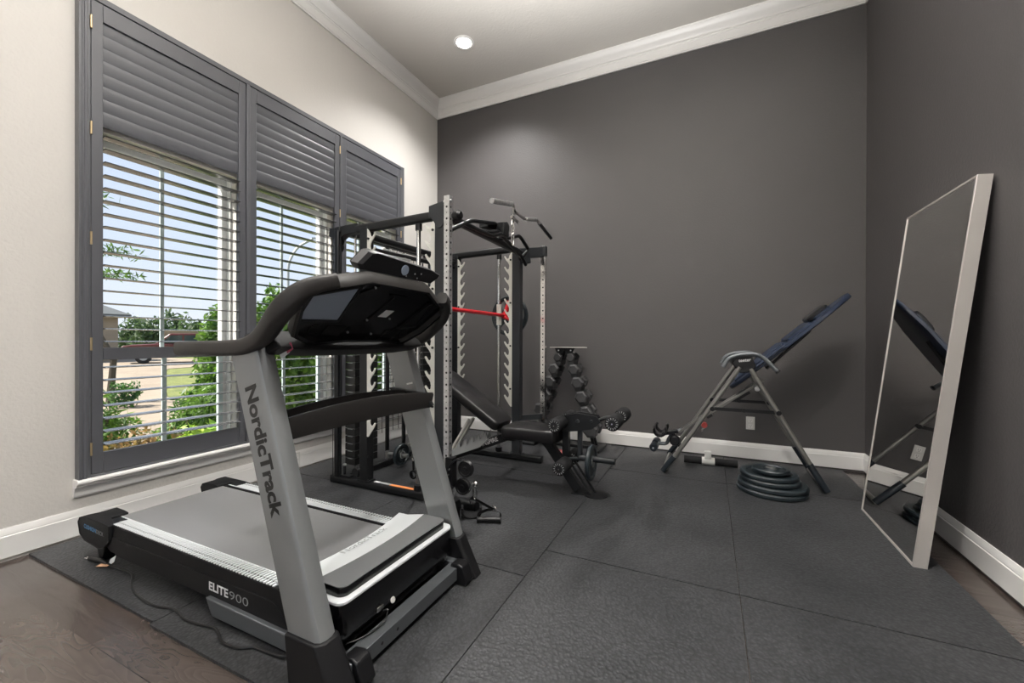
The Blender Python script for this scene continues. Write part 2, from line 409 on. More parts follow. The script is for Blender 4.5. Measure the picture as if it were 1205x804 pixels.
# window stool and apron under the shutters
mb = MB()
sp = [(0, 0.338), (0.062, 0.338), (0.068, 0.330), (0.068, 0.320), (0.06, 0.314), (0.052, 0.312), (0.052, 0.304), (0.044, 0.298), (0.026, 0.290), (0.022, 0.270), (0.020, 0.245), (0.012, 0.236), (0, 0.232)]
mb.prism(sp, (XL, 1.045, 0), (1, 0, 0), (0, 0, 1), (0, 2.735, 0))
struct(mb.build('trim_4', 'trim', ang=25))

# ------------------------------------------------------------------ windows
for i, (a, b) in enumerate(WIN):
    xo, xi = -3.335, -3.295
    fr = MB()
    # outer vinyl frame
    for (y0, y1, z0, z1) in ((a, a + 0.045, WZ0, WZ1), (b - 0.045, b, WZ0, WZ1), (a + 0.045, b - 0.045, WZ1 - 0.055, WZ1), (a + 0.045, b - 0.045, WZ0, WZ0 + 0.05)):
        fr.box(xo - 0.01, xi, y0, y1, z0, z1)
    # stops on the reveal
    for y0, y1 in ((a, a + 0.014), (b - 0.014, b)): fr.box(xi, xi + 0.045, y0, y1, WZ0, WZ1)
    fr.box(xi, xi + 0.045, a + 0.014, b - 0.014, WZ1 - 0.016, WZ1)
    w = struct(fr.build('window_%d' % (i + 1), 'vinyl', smooth=False, bevel=0.003))
    P = {'_e': w, '_o': (0, 0, 0)}
    mid = (a + b) / 2 - 0.005
    up = MB(); yA, yB = a + 0.045, b - 0.045
    up.box(-3.327, -3.317, mid - 0.011, mid + 0.011, 1.06, WZ1 - 0.055, 0)
    up.box(-3.330, -3.312, yA, yB, 1.035, 1.065, 1)
    up.build('upper_sash', ['muntin', 'vinyl'], P, smooth=False)
    lo = MB()
    lo.box(-3.300, -3.290, mid - 0.013, mid + 0.013, 0.40, 1.03, 0)
    lo.box(-3.308, -3.283, yA, yB, 1.02, 1.058, 1)
    for y0, y1 in ((yA, yA + 0.03), (yB - 0.030, yB)): lo.box(-3.308, -3.284, y0, y1, 0.38, 1.03, 0)
    lo.box(-3.308, -3.284, yA, yB, 0.38, 0.41, 0)
    lo.build('lower_sash', ['muntin', 'vinyl'], P, smooth=False)
    g = MB().box(-3.3235, -3.3205, yA, yB, 1.05, WZ1 - 0.055).box(-3.2975, -3.2945, yA + 0.03, yB - 0.03, 0.41, 1.02)
    g.build('pane', 'glass', P, smooth=False)

# ------------------------------------------------------------------ shutters
SX0, SX1 = XL + 0.004, XL + 0.052
T = thing('shutter_frame', 'grey wooden shutter surround with moulded edge fixed around the three windows', 'window frame', (XL, 2.4, 0.34))
mb = MB()
fprof = [(0, 0), (0.05, 0), (0.05, 0.012), (0.046, 0.016), (0.046, 0.022), (0.050, 0.026), (0.050, 0.034), (0.044, 0.038), (0.044, 0.050), (0, 0.050)]
# left jamb (profile: out, across)
mb.prism(fprof, (XL, 1.055, 0.338), (1, 0, 0), (0, 1, 0), (0, 0, 2.742))
mb.build('jamb', 'shutter', T, ang=25)
MB().prism(fprof, (XL, 3.765, 0.338), (1, 0, 0), (0, -1, 0), (0, 0, 2.742)).build('jamb', 'shutter', T, ang=25)
MB().box(XL, SX1 - 0.002, 1.105, 3.715, 3.045, 3.08).build('head_rail', 'shutter', T, bevel=0.003)
MB().box(XL, SX1 - 0.004, 1.105, 3.715, 0.338, 0.352).build('bottom_rail', 'shutter', T, bevel=0.002)
for y0 in (1.977, 2.855):
    MB().box(XL, SX1 + 0.002, y0, y0 + 0.026, 0.352, 3.045).build('post', 'shutter', T, bevel=0.004)

BAYS = [(1.107, 1.975, 'left bay, the one nearest the white wall edge'), (2.005, 2.853, 'middle bay'), (2.883, 3.713, 'far bay behind the weight machine')]
SL = ['grey plantation shutter over the first window, left of the treadmill upright',
      'grey plantation shutter over the middle window above the treadmill console',
      'grey plantation shutter over the last window, behind the weight machine']
def louver(mb, y0, y1, zc, w, t, tilt, xc):
    c, s_ = math.cos(tilt), math.sin(tilt)
    sec = []
    for k in range(12):
        a = 2 * PI * k / 12
        sec.append((w / 2 * math.cos(a), t / 2 * math.sin(a)))
    pts = [(xc + p * c - q * s_, zc + p * s_ + q * c) for p, q in sec]
    mb.prism([(p, q) for p, q in pts], (0, y0, 0), (1, 0, 0), (0, 0, 1), (0, y1 - y0, 0))
for i, (a, b, _) in enumerate(BAYS):
    S = thing('plantation_shutter', SL[i], 'shutter', (XL + 0.03, (a + b) / 2, 0.352), 'plantation shutters over the windows')
    st = 0.052
    x0, x1 = XL + 0.018, XL + 0.046
    for y0 in (a + 0.001, b - st): MB().box(x0, x1, y0, y0 + st - 0.001, 0.355, 3.042).build('stile', 'shutter', S, bevel=0.003)
    ya, yb = a + st, b - st
    for z0, z1, nm in ((2.942, 3.042, 'top_rail'), (1.002, 1.073, 'middle_rail'), (0.355, 0.470, 'lower_rail')):
        MB().box(x0, x1, ya, yb, z0, z1).build(nm, 'shutter', S, bevel=0.003)
    xc = XL + 0.03
    mb = MB(); z = 2.905
    while z > 2.33: louver(mb, ya, yb, z, 0.086, 0.009, math.radians(86), xc); z -= 0.0735
    mb.build('closed_louvers', 'shutter', S)
    mb = MB()
    for k in range(17): louver(mb, ya + 0.002, yb - 0.002, 2.286 - k * 0.0737, 0.089, 0.009, math.radians(0.0), xc)
    mb.build('upper_louvers', 'louver', S)
    mb = MB()
    for k in range(7): louver(mb, ya + 0.002, yb - 0.002, 0.958 - k * 0.0738, 0.089, 0.009, math.radians(-2.0), xc)
    mb.build('lower_louvers', 'louver', S)
    hs = [a - 0.001] if i == 0 else [b + 0.001]
    for y in hs:
        for z in (2.911, 2.314, 1.692, 1.094, 0.50):
            MB().cyl((XL + 0.05, y, z - 0.036), (XL + 0.05, y, z + 0.036), 0.0055, 10).build('hinge', 'brass', S)

# ------------------------------------------------------------------ outlets
def outlet(name, c, n, u, label):
    c, n, u = V(c), V(n), V(u)
    S = thing(name, label, 'outlet', c)
    up = V((0, 0, 1))
    MB().obox(c + n * 0.003, u * 0.036, up * 0.060, n * 0.003).build('cover_plate', 'white_plastic', S, bevel=0.002)
    for dz in (-0.026, 0.026):
        o = MB().obox(c + n * 0.0065 + up * dz, u * 0.017, up * 0.016, n * 0.0012)
        for dx in (-0.007, 0.007): o.obox(c + n * 0.0079 + up * (dz + 0.004) + u * dx, u * 0.0012, up * 0.005, n * 0.0005, 1)
        o.obox(c + n * 0.0079 + up * (dz - 0.009), u * 0.0025, up * 0.0025, n * 0.0005, 1)
        o.build('receptacle', ['trim', 'hole'], S, smooth=False)
outlet('power_outlet', (0.348, YB, 0.352), (0, -1, 0), (1, 0, 0), 'white double power outlet on charcoal wall beneath the inversion table')
outlet('power_outlet', (XL + 0.016, 2.42, 0.098), (1, 0, 0), (0, 1, 0), 'small white outlet set low on the left baseboard behind treadmill')

# ------------------------------------------------------------------ recessed lights
def downlight(x, y, label):
    S = thing('recessed_ceiling_light', label, 'ceiling light', (x, y, HC))
    MB().lathe((x, y, HC), (0, 0, -1), [(0.105, 0), (0.105, 0.003), (0.098, 0.007), (0.080, 0.008), (0.076, 0.004), (0.076, 0)], 40).build('trim_ring', 'trim', S)
    MB().cyl((x, y, HC - 0.004), (x, y, HC - 0.001), 0.076, 32).build('lens', 'lamp', S)
downlight(-2.29, 3.66, 'round recessed downlight glowing in the ceiling near the left back corner')

# ------------------------------------------------------------------ rubber mats
MATS = [(-3.175, -1.9685, 0.872, 2.36, 'black rubber floor mat in the left front corner under the treadmill deck rear'),
        (-1.9675, -0.7795, 0.858, 1.790, 'black rubber floor mat under the treadmill front and power cord'),
        (-3.175, -1.9685, 2.364, 4.44, 'black rubber floor mat beneath the rear half of the weight machine'),
        (-1.9675, -0.7795, 1.794, 3.24, 'black rubber floor mat between treadmill and bench with the stirrup handle lying on it'),
        (-1.9675, -0.7795, 3.244, 4.45, 'black rubber floor mat below the dumbbell tower by the back wall'),
        (-0.7785, 0.1235, 0.45, 2.062, 'textured black rubber floor mat in the centre foreground'),
        (-0.7785, 0.1235, 2.066, 3.62, 'black rubber floor mat with the round bench foot at its left edge'),
        (-0.7785, 0.1235, 3.624, 4.45, 'black rubber floor mat along the back wall left of inversion table'),
        (0.1245, 1.036, 0.45, 2.062, 'textured black rubber floor mat in the right foreground corner'),
        (0.1245, 1.036, 2.066, 3.64, 'black rubber floor mat in front of the leaning mirror'),
        (0.1245, 1.036, 3.644, 4.45, 'black rubber floor mat beneath the right leg of inversion table')]
for x0, x1, y0, y1, lb in MATS:
    g = 0.0014
    mb = MB().box(x0 + g, x1 - g, y0 + g, y1 - g, 0.0005, GZ)
    tag(mb.build('rubber_floor_mat', 'rubber', smooth=False), lb, 'floor mat', 'rubber mats covering the floor')

# ------------------------------------------------------------------ treadmill
YC = 1.315
T = thing('treadmill', 'large black and silver treadmill with its running deck towards the shuttered windows', 'treadmill', (-1.9, YC, GZ))
def mir(y, s): return YC + s * (y - YC)      # near side s=1, far side s=-1
# running belt over its rollers
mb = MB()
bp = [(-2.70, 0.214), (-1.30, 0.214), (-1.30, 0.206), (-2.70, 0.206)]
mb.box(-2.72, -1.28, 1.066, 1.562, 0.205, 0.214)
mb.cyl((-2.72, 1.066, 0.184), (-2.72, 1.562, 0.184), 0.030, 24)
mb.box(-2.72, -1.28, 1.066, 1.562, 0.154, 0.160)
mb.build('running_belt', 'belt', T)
# deck board and rear roller housing
MB().box(-2.70, -1.22, 1.05, 1.58, 0.165, 0.203).box(-2.62, -1.25, 1.03, 1.05, 0.10, 0.20).box(-2.62, -1.25, 1.58, 1.60, 0.10, 0.20).build('deck_board', 'black_matte', T)
for s in (1, -1):
    # side rail with its undercut
    ys = sorted((mir(0.990, s), mir(1.062, s)))
    mb = MB().xz([(-2.79, 0.215), (-1.26, 0.220), (-1.26, 0.150), (-1.30, 0.098), (-2.62, 0.090), (-2.72, 0.125), (-2.78, 0.15)], ys[0], ys[1])
    # belt-side gutter and outer skirt panel
    y1 = mir(0.985, s); y2 = mir(0.99, s); ya, yb = sorted((y1, y2))
    mb.xz([(-2.62, 0.165), (-1.43, 0.175), (-1.40, 0.168), (-1.34, 0.098), (-1.36, 0.092), (-2.55, 0.088), (-2.64, 0.13)], ya, yb, 0)
    if s == 1:
        mb.text('ELITE', (-1.805, 0.985, 0.122), (1, 0, -0.012), (0, 0, 1), width=0.125, size=0.046, m=1, bold=0.03)
        mb.text('900', (-1.672, 0.985, 0.1195), (1, 0, -0.012), (0, 0, 1), width=0.115, size=0.046, m=2, bold=-0.008)
    mb.build('side_rail', ['black_matte', 'label_white', 'label_grey'], T, bevel=0.004)
    # ribbed silver foot rail
    mb = MB(); yi, yo = mir(1.058, s), mir(0.992, s)
    x0 = -2.69
    mb.box(x0, -1.40, min(yi, yo), max(yi, yo), 0.214, 0.2225, 1)
    n = 66
    for k in range(n):
        x = -2.60 + k * (1.19 / n)
        w = 0.0100 if s == 1 else 0.0110
        if s == 1:
            mb.obox((x, (yi + yo) / 2 + 0.012, 0.2245), (w * 0.42, 0, 0), (0.004, 0.019, 0), (0, 0, 0.0022), 0)
            mb.obox((x, yo + 0.012, 0.2245), (w * 0.42, 0, 0), (0.001, 0.010, 0), (0, 0, 0.0022), 0)
        else:
            mb.obox((x, (yi + yo) / 2 - 0.010, 0.2245), (w * 0.40, 0, 0), (0.004, 0.022, 0), (0, 0, 0.0022), 0)
            mb.obox((x, yo - 0.008, 0.2245), (w * 0.40, 0, 0), (0.001, 0.006, 0), (0, 0, 0.0022), 0)
    mb.box(-2.68, -1.40, min(yi, yi - s * 0.004), max(yi, yi - s * 0.004), 0.2225, 0.2265, 0)
    mb.build('foot_rail', ['silver_lt', 'black_plastic'], T, smooth=False)
    # rear end cap
    y0, y1 = mir(0.972, s), mir(1.10, s)
    pf = [(-2.925, 0.185), (-2.905, 0.212), (-2.86, 0.226), (-2.66, 0.2265), (-2.60, 0.222), (-2.60, 0.150), (-2.66, 0.105), (-2.70, 0.094), (-2.85, 0.104), (-2.905, 0.13)]
    pi_ = [(-2.90, 0.19), (-2.88, 0.215), (-2.84, 0.228), (-2.76, 0.228), (-2.72, 0.224), (-2.72, 0.16), (-2.74, 0.125), (-2.76, 0.12), (-2.84, 0.125), (-2.88, 0.14)]
    y2 = mir(0.995, s)
    mb = MB().loft([[(x, y0 + s * 0.006, z) for x, z in pf], [(x, y0 + s * 0.0, z - 0.001) for x, z in pf], [(x, y2, z) for x, z in pf], [(x, mir(1.03, s), z) for x, z in pi_], [(x, y1, z) for x, z in pi_]])
    if s == 1:
        mb.text('CUSHION', (-2.845, y0, 0.172), (1, 0, -0.03), (0, 0, 1), width=0.125, m=1, bold=0.012)
        mb.text('DECK', (-2.715, y0, 0.168), (1, 0, -0.03), (0, 0, 1), width=0.07, m=2)
    mb.build('end_cap', ['black_matte', 'label_blue', 'label_grey'], T, bevel=0.003)
    # rear foot under the cap
    yy = sorted((mir(1.00, s), mir(1.05, s)))
    MB().xz([(-2.80, 0.11), (-2.70, 0.11), (-2.735, GZ), (-2.765, GZ)], yy[0], yy[1]).build('rear_foot', 'black_plastic', T, bevel=0.003)
    # lift frame rail on the floor
    yy = sorted((mir(0.968, s), mir(1.005, s)))
    MB().xz([(-1.80, 0.100), (-1.02, 0.092), (-1.02, 0.036), (-1.76, 0.036)], yy[0], yy[1]).build('base_rail', 'steel_dark', T, bevel=0.004)
# front cross bar of the base
mb = MB().box(-1.085, -1.030, 1.00, 1.63, 0.034, 0.088, 0)
for y in (1.12, 1.20): mb.cyl((-1.0315, y, 0.06), (-1.0285, y, 0.06), 0.006, 12, 1)
mb.build('base_cross_bar', ['steel_dark', 'hole'], T, bevel=0.004)
# motor hood: black body, white shell, raised brushed cover
def rrect(x0, x1, y0, y1, r, n=6, corners=(1, 1, 1, 1)):
    out = []
    for (cx, cy, a0, on) in ((x1 - r, y0 + r, -90, corners[0]), (x1 - r, y1 - r, 0, corners[1]), (x0 + r, y1 - r, 90, corners[2]), (x0 + r, y0 + r, 180, corners[3])):
        for k in range(n + 1):
            a = math.radians(a0 + 90 * k / n)
            if on: out.append((cx + r * math.cos(a), cy + r * math.sin(a)))
        if not on: out.append((x1 if a0 in (-90, 0) else x0, y0 if a0 in (-90, 180) else y1))
    return out
lo = [(x, y) for x, y in rrect(-1.36, -1.115, 1.0, 1.63, 0.035, corners=(1, 1, 0, 0))]
md = [(x, y) for x, y in rrect(-1.36, -1.082, 0.987, 1.643, 0.035, corners=(1, 1, 0, 0))]
mb = MB().loft([[(x, y, 0.078) for x, y in lo], [(x, y, 0.150) for x, y in md], [(x, y, 0.243) for x, y in md]])
mb.cyl((-1.083, 1.232, 0.135), (-1.0795, 1.232, 0.136), 0.012, 16, 1); mb.obox((-1.083, 1.165, 0.142), (0.004, 0, 0), (0, 0.016, 0), (0, 0, 0.009), 2)
mb.build('motor_hood', ['gloss_black', 'white_plastic', 'chrome'], T, bevel=0.003)
# white shell with curved rear edge
def rear_curve(x, n=14, dx=0.0, bulge=0.045):
    out = []
    for k in range(n + 1):
        y = 0.986 + (1.644 - 0.986) * k / n
        t = (y - YC) / 0.33
        out.append((x + bulge * (1 - t * t) - bulge + dx, y))
    return out
rc = [(x, y) for x, y in rear_curve(-1.335, bulge=-0.045)]
rc = [(-1.405 + 0.045 * (1 - ((y - YC) / 0.33) ** 2), y) for x, y in rc]
fc = [p for p in rrect(-1.3, -1.080, 0.986, 1.644, 0.035, corners=(1, 1, 0, 0))][:14]
poly = fc + rc[::-1]
MB().xy(poly, 0.243, 0.2565).build('hood_shell', 'silver_lt', T, bevel=0.004)
# raised plate: white zone behind, brushed zone ahead, black edge
rp = [(-1.385 + 0.045 * (1 - ((y - YC) / 0.31) ** 2), y) for y in [1.012 + (1.612 - 1.012) * k / 14 for k in range(15)]]
fp = [p for p in rrect(-1.3, -1.100, 1.008, 1.612, 0.030, corners=(1, 1, 0, 0))][:14]
mp_ = [(-1.228 + 0.030 * (1 - ((y - YC) / 0.31) ** 2), y) for y in [1.010 + (1.614 - 1.010) * k / 14 for k in range(15)]]
mb = MB()
def zt(x): return 0.262 + 0.028 * max(0, min(1, (x + 1.385) / 0.16))
low = fp + rp[::-1]
mb.loft([[(x, y, 0.2565) for x, y in low], [(x, y, zt(x) - 0.003) for x, y in low]], 0)
mb.build('hood_cover_edge', 'gloss_black', T, bevel=0.002)
mb = MB()
n_ = len(rp)
vs = [(x, y, zt(x) - 0.0025) for x, y in rp] + [(x, y, zt(x) + 0.0005) for x, y in mp_]
mb.add(vs, [(k, k + 1, n_ + k + 1, n_ + k) for k in range(n_ - 1)], 0)
mb.text('NordicTrack', (-1.295, 1.20, 0.2785), (0, 1, 0), (-1, 0, -0.1), width=0.24, m=1)
mb.build('hood_cover_white', ['silver_lt', 'label_grey'], T, recalc=False)
mb = MB()
fr_ = [p for p in fp]
top = fr_ + mp_[::-1]
mb.loft([[(x, y, zt(x) - 0.001) for x, y in top], [(x, y, zt(x) + 0.002) for x, y in top]], 0)
mb.build('hood_cover_front', 'brushed', T)

# uprights
for s in (1, -1):
    yo, yi = mir(0.897, s), mir(0.962, s)
    def xr(z): return -1.205 - (z - 0.15) * 0.335     # rear edge
    def xf(z): return -1.062 - (z - 0.15) * 0.335     # front edge
    loops = []
    for z in (0.15, 0.45, 0.75, 1.10):
        a, b = xr(z), xf(z); w = 1.0
        loops.append([(a, yo, z), (b - 0.022, yo, z), (b - 0.006, yo + s * 0.008, z), (b, yo + s * 0.024, z), (b, yi - s * 0.02, z), (b - 0.008, yi, z), (a, yi, z)])
    mb = MB().loft(loops, 0)
    sn = math.sin(math.atan(0.335)); cs = math.cos(math.atan(0.335))
    dn = V((sn, 0, -cs)); rt = V((cs, 0, sn))
    if s == 1:
        o = V((xr(0.955) + 0.040, yo, 0.955))
        mb.text('NordicTrack', o, dn, rt, width=0.445, size=0.082, m=1, bold=0.038)
    else:
        mb.obox((xr(0.905) + 0.10, yi - 0.001, 0.903), (0.018, 0, 0.004), (0, 0.0006, 0), (-0.001, 0, 0.004), 2)
    mb.build('upright', ['silver', 'label_black', 'label_white'], T)
    # plastic boot
    b = []
    for z, g, gi in ((GZ, 0.0, 0.0), (0.03, 0.0, 0), (0.14, -0.010, 0), (0.185, -0.018, 0)):
        a_, b_ = -1.205 - (z - 0.15) * 0.12, -0.968 - (z) * 0.52
        b.append([(a_ - 0.012, yo - s * 0.012, z), (b_ - 0.02, yo - s * 0.012, z), (b_, yo + s * 0.012, z), (b_, yi, z), (b_ - 0.012, yi + s * 0.010, z), (a_ - 0.012, yi + s * 0.010, z)])
    MB().loft(b).build('upright_boot', 'black_matte', T, bevel=0.005)
    # wheel housing beside the boot
    y0, y1 = sorted((mir(0.975, s), mir(1.035, s)))
    MB().xz([(-1.075, GZ), (-0.99, GZ), (-0.975, 0.03), (-1.00, 0.095), (-1.02, 0.105), (-1.065, 0.10)], y0, y1).build('wheel_housing', 'black_plastic', T, bevel=0.006)

# console (built in a tilted plane; c0 = lower edge, up = along the plane, nb = towards the user)
up = V((0.692, 0, 0.722)); nb = V((-0.722, 0, 0.692)); yv = V((0, 1, 0)); c0 = V((-1.33, YC, 1.09))
def CP(y, h, d=0.0): return c0 + yv * y + up * h + nb * d
face = [(-0.25, 0.012), (-0.10, 0.030), (0.10, 0.030), (0.25, 0.012), (0.335, 0.085), (0.398, 0.225), (0.385, 0.255), (0.315, 0.262), (0.17, 0.330), (-0.17, 0.332), (-0.37, 0.262), (-0.403, 0.235), (-0.345, 0.055)]
def sc_(poly, ky, kh, h0=0.17, dy=0, dh=0): return [(y * ky + dy, (h - h0) * kh + h0 + dh) for y, h in poly]
L = []
L.append([CP(y, h, 0.022) for y, h in sc_(face, 0.93, 0.90)])
L.append([CP(y, h, 0.002) for y, h in sc_(face, 0.955, 0.93)])
L.append([CP(y, h, 0.0) for y, h in sc_(face, 1.0, 1.0)])
mb = MB().loft(L, 0, cap=False)
K = len(face)
mb.add([CP(y, h, 0.022) for y, h in sc_(face, 0.93, 0.90)], [tuple(range(K))], 0)
# speaker slots, ribs, screws, sticker
for y, h in ((-0.26, 0.075), (0.235, 0.062)):
    for k in range(7):
        w = 0.022 * math.sqrt(max(0.05, 1 - ((k - 3) / 3.6) ** 2))
        mb.obox(CP(y, h + (k - 3) * 0.0065, 0.019), yv * w, up * 0.0018, nb * 0.002, 1)
    for k in range(10):
        yy = y + (0.05 + k * 0.009) * (1 if y < 0 else -1)
        mb.obox(CP(yy, h - 0.002, 0.019), yv * 0.0012 + up * 0.012, up * 0.012 + yv * 0.004, nb * 0.002, 1)
for a, b_ in ((( -0.05, 0.12), (0.015, 0.262)), ((-0.15, 0.045), (-0.10, 0.09)), ((-0.17, 0.26), (-0.10, 0.305)), ((0.10, 0.05), (0.16, 0.10))):
    p, q = CP(a[0], a[1], 0.020), CP(b_[0], b_[1], 0.020); mb.cyl(p, q, 0.0035, 8, 0)
mb.obox(CP(0.035, 0.272, 0.020), yv * 0.05, up * 0.004, nb * 0.003, 0)
for y, h in ((-0.10, 0.066), (0.03, 0.060), (-0.045, 0.135), (-0.115, 0.296), (0.075, 0.15)):
    mb.cyl(CP(y, h, 0.022), CP(y, h, 0.016), 0.0045, 10, 3)
mb.obox(CP(0.035, 0.175, 0.0195), yv * 0.024 + up * 0.0, up * 0.019 + yv * 0.010, nb * 0.0008, 2)
con = mb.build('console', ['gloss_black', 'hole', 'label_white', 'label_grey'], T, ang=30)
CN = sub(con, T)
# shell wrapped round the face
L = [[CP(y, h, -0.002) for y, h in sc_(face, 0.99, 0.99)],
     [CP(y, h, 0.004) for y, h in sc_(face, 1.015, 1.015)],
     [CP(y, h, 0.028) for y, h in sc_(face, 1.03, 1.01, dh=0.012)],
     [CP(y, h, 0.050) for y, h in sc_(face, 1.00, 0.99, dh=0.014)],
     [CP(y, h, 0.062) for y, h in sc_(face, 0.90, 0.88, dh=0.012)]]
mb = MB().loft(L, 0, cap=False); mb.add(L[-1], [tuple(range(K))], 0)
mb.build('console_shell', 'brown_plastic', T, ang=50)
# lower beam between the upright heads
mb = MB()
lo2 = []
for y, dz in ((-0.385, 0.0), (-0.25, -0.010), (-0.10, -0.012), (0.10, -0.012), (0.25, -0.010), (0.385, 0.0)):
    z1 = 1.125 + dz
    lo2.append([(-1.33, YC + y, z1), (-1.30, YC + y, z1 - 0.03), (-1.37, YC + y, z1 - 0.055), (-1.50, YC + y, z1 - 0.03), (-1.50, YC + y, z1 + 0.01), (-1.42, YC + y, z1 + 0.035)])
mb.loft(lo2)
mb.build('console_beam', 'black_matte', T, bevel=0.006)
# blue-grey moulded pocket on the near side, dark one on the far side
def pocket(poly, name, mt, fr='black_plastic'):
    n = len(poly); cy = sum(p[0] for p in poly) / n; ch = sum(p[1] for p in poly) / n
    ins = [((y - cy) * 0.90 + cy, (h - ch) * 0.88 + ch) for y, h in poly]
    m_ = MB().loft([[CP(y, h, 0.021) for y, h in poly], [CP(y, h, 0.010) for y, h in poly], [CP(y, h, 0.010) for y, h in ins], [CP(y, h, 0.015) for y, h in ins]], 0, cap=False)
    m_.add([CP(y, h, 0.015) for y, h in ins], [tuple(range(n))], 1)
    m_.build(name, [fr, mt], CN, ang=30)
pocket([(-0.365, 0.115), (-0.185, 0.122), (-0.185, 0.302), (-0.365, 0.235)], 'moulded_pocket', 'bluegrey', 'black_plastic')
pocket([(0.17, 0.10), (0.27, 0.115), (0.27, 0.262), (0.245, 0.255)], 'moulded_pocket', 'black_matte')
# tablet screen on top
sb = V((0.30, 0, 0.954)); sn_ = V((-0.954, 0, 0.30)); s0 = V((-1.13, 1.335, 1.372))
def SP(y, h, d=0.0): return s0 + yv * y + sb * h + sn_ * d
back = [(-0.215, 0.0), (0.20, 0.0), (0.245, 0.03), (0.255, 0.048), (0.18, 0.062), (-0.17, 0.076), (-0.195, 0.070), (-0.235, 0.02)]
mb = MB().loft([[SP(y * 0.93, h * 0.9 + 0.003, -0.004) for y, h in back], [SP(y, h, 0.006) for y, h in back], [SP(y * 1.02, h * 1.05, 0.035) for y, h in back], [SP(y * 0.98, h * 1.0, 0.05) for y, h in back]], 0)
mb.cyl(SP(0.005, 0.034, -0.004), SP(0.005, 0.034, -0.006), 0.021, 24, 1)
for y, h in ((0.02, 0.012), (0.09, 0.012), (0.07, 0.028), (0.11, 0.034)): mb.cyl(SP(y, h, -0.004), SP(y, h, -0.006), 0.003, 8, 2)
mb.build('display_housing', ['black_plastic', 'bluegrey', 'label_grey'], T, ang=30)
# handrails
for s in (1, -1):
    pth = fillet([(-1.845, mir(0.90, s), 1.086), (-1.60, mir(0.90, s), 1.089), (-1.44, mir(0.90, s), 1.094), (-1.335, mir(0.893, s), 1.128), (-1.235, mir(0.885, s), 1.218), (-1.165, mir(0.925, s), 1.292), (-1.13, mir(1.01, s), 1.318)], 0.09, 8)
    K = len(pth); sec = []
    for k in range(16):
        a = 2 * PI * k / 16; ca, sa = math.cos(a), math.sin(a)
        sec.append((0.028 * abs(ca) ** 0.6 * (1 if ca > 0 else -1), 0.025 * abs(sa) ** 0.6 * (1 if sa > 0 else -1)))
    scl = [0.72, 0.95] + [1.0] * (K - 2)
    pth2 = [pth[0], pth[0] + V((0.012, 0, 0))] + pth[1:-0 or None]
    scl = [0.75, 1.0] + [1.0 + 0.25 * max(0, min(1, (i - K * 0.4) / (K * 0.3))) - 0.8 * max(0, (i - K * 0.75) / K * 1.6) for i in range(1, K)]
    MB().sweep(pth2, sec, ref=(0, 0, 1), scales=scl).build('handrail', 'brown_plastic', T, ang=50)
# lower cross tray between uprights
N = 14; lf = []; 
mb = MB()
for k in range(N + 1):
    t = k / N * 2 - 1; y = YC + t * 0.352; q = (t + 1) / 2
    bow = 0.0; zt_ = 0.852 + 0.013 * q + 0.024 * (1 - t * t); zb_ = 0.772 + 0.020 * q + 0.008 * (1 - t * t)
    xf_ = -1.300 + 0.085 * q; xb_ = -1.40 + 0.02 * q
    lf.append([(xf_, y, zt_), (xf_ + 0.004, y, zt_ - 0.01), (xf_ - 0.012, y, zb_), (xb_ + 0.02, y, zb_), (xb_, y, zt_ + 0.004), (xb_ + 0.008, y, zt_ + 0.004), (xb_ + 0.02, y, zb_ + 0.012), (xf_ - 0.03, y, zb_ + 0.012), (xf_ - 0.012, y, zt_)])
mb.loft(lf)
mb.build('cross_tray', 'brown_plastic', T, ang=45)
for s in (1, -1):
    y0, y1 = sorted((mir(0.888, s), mir(0.975, s)))
    if s == -1:
        MB().xz([(-1.47, 0.880), (-1.245, 0.862), (-1.205, 0.805), (-1.24, 0.797), (-1.44, 0.800)], mir(0.985, s), mir(0.962, s)).build('tray_bracket', 'black_plastic', T, bevel=0.004)
# warning tag by the near upright
MB().obox((-1.345, 0.975, 1.080), (0.022, 0.0, 0.012), (0, 0.001, 0), (-0.008, 0, 0.016), 0).obox((-1.318, 0.975, 1.092), (0.014, 0.0, 0.008), (0, 0.0012, 0), (-0.006, 0, 0.012), 1).build('warning_tag', ['label_white', 'label_pink'], T, smooth=False)
# power cord
c = [(-1.16, 1.02, 0.10), (-1.24, 1.01, 0.045), (-1.33, 0.958, 0.022), (-1.41, 0.955, 0.0185), (-1.475, 0.952, 0.0185), (-1.50, 0.93, 0.0185), (-1.545, 0.918, 0.0185), (-1.60, 0.916, 0.0185), (-1.65, 0.935, 0.0185), (-1.70, 0.952, 0.0185), (-1.79, 0.935, 0.0185), (-1.87, 0.925, 0.0185), (-1.93, 0.943, 0.0185), (-1.99, 0.945, 0.0185), (-2.06, 0.922, 0.0185), (-2.16, 0.922, 0.0185), (-2.25, 0.932, 0.0185), (-2.34, 0.955, 0.0185), (-2.43, 0.998, 0.0185), (-2.50, 1.010, 0.0185), (-2.58, 0.995, 0.0185), (-2.66, 0.993, 0.022)]
pc = MB().tube(fillet(c, 0.05, 4), 0.0048, 8).build('power_cord', 'cord', T)
PC = sub(pc, T)
MB().tube([(-2.66, 0.993, 0.022), (-2.72, 0.990, 0.024), (-2.77, 0.984, 0.024), (-2.80, 0.977, 0.024)], 0.0125, 12, scales=[0.55, 0.9, 1.0, 0.85]).cyl((-2.80, 0.972, 0.024), (-2.825, 0.968, 0.024), 0.0025, 8, 1).cyl((-2.80, 0.981, 0.024), (-2.825, 0.977, 0.024), 0.0025, 8, 1).build('plug', ['cord', 'chrome'], PC)
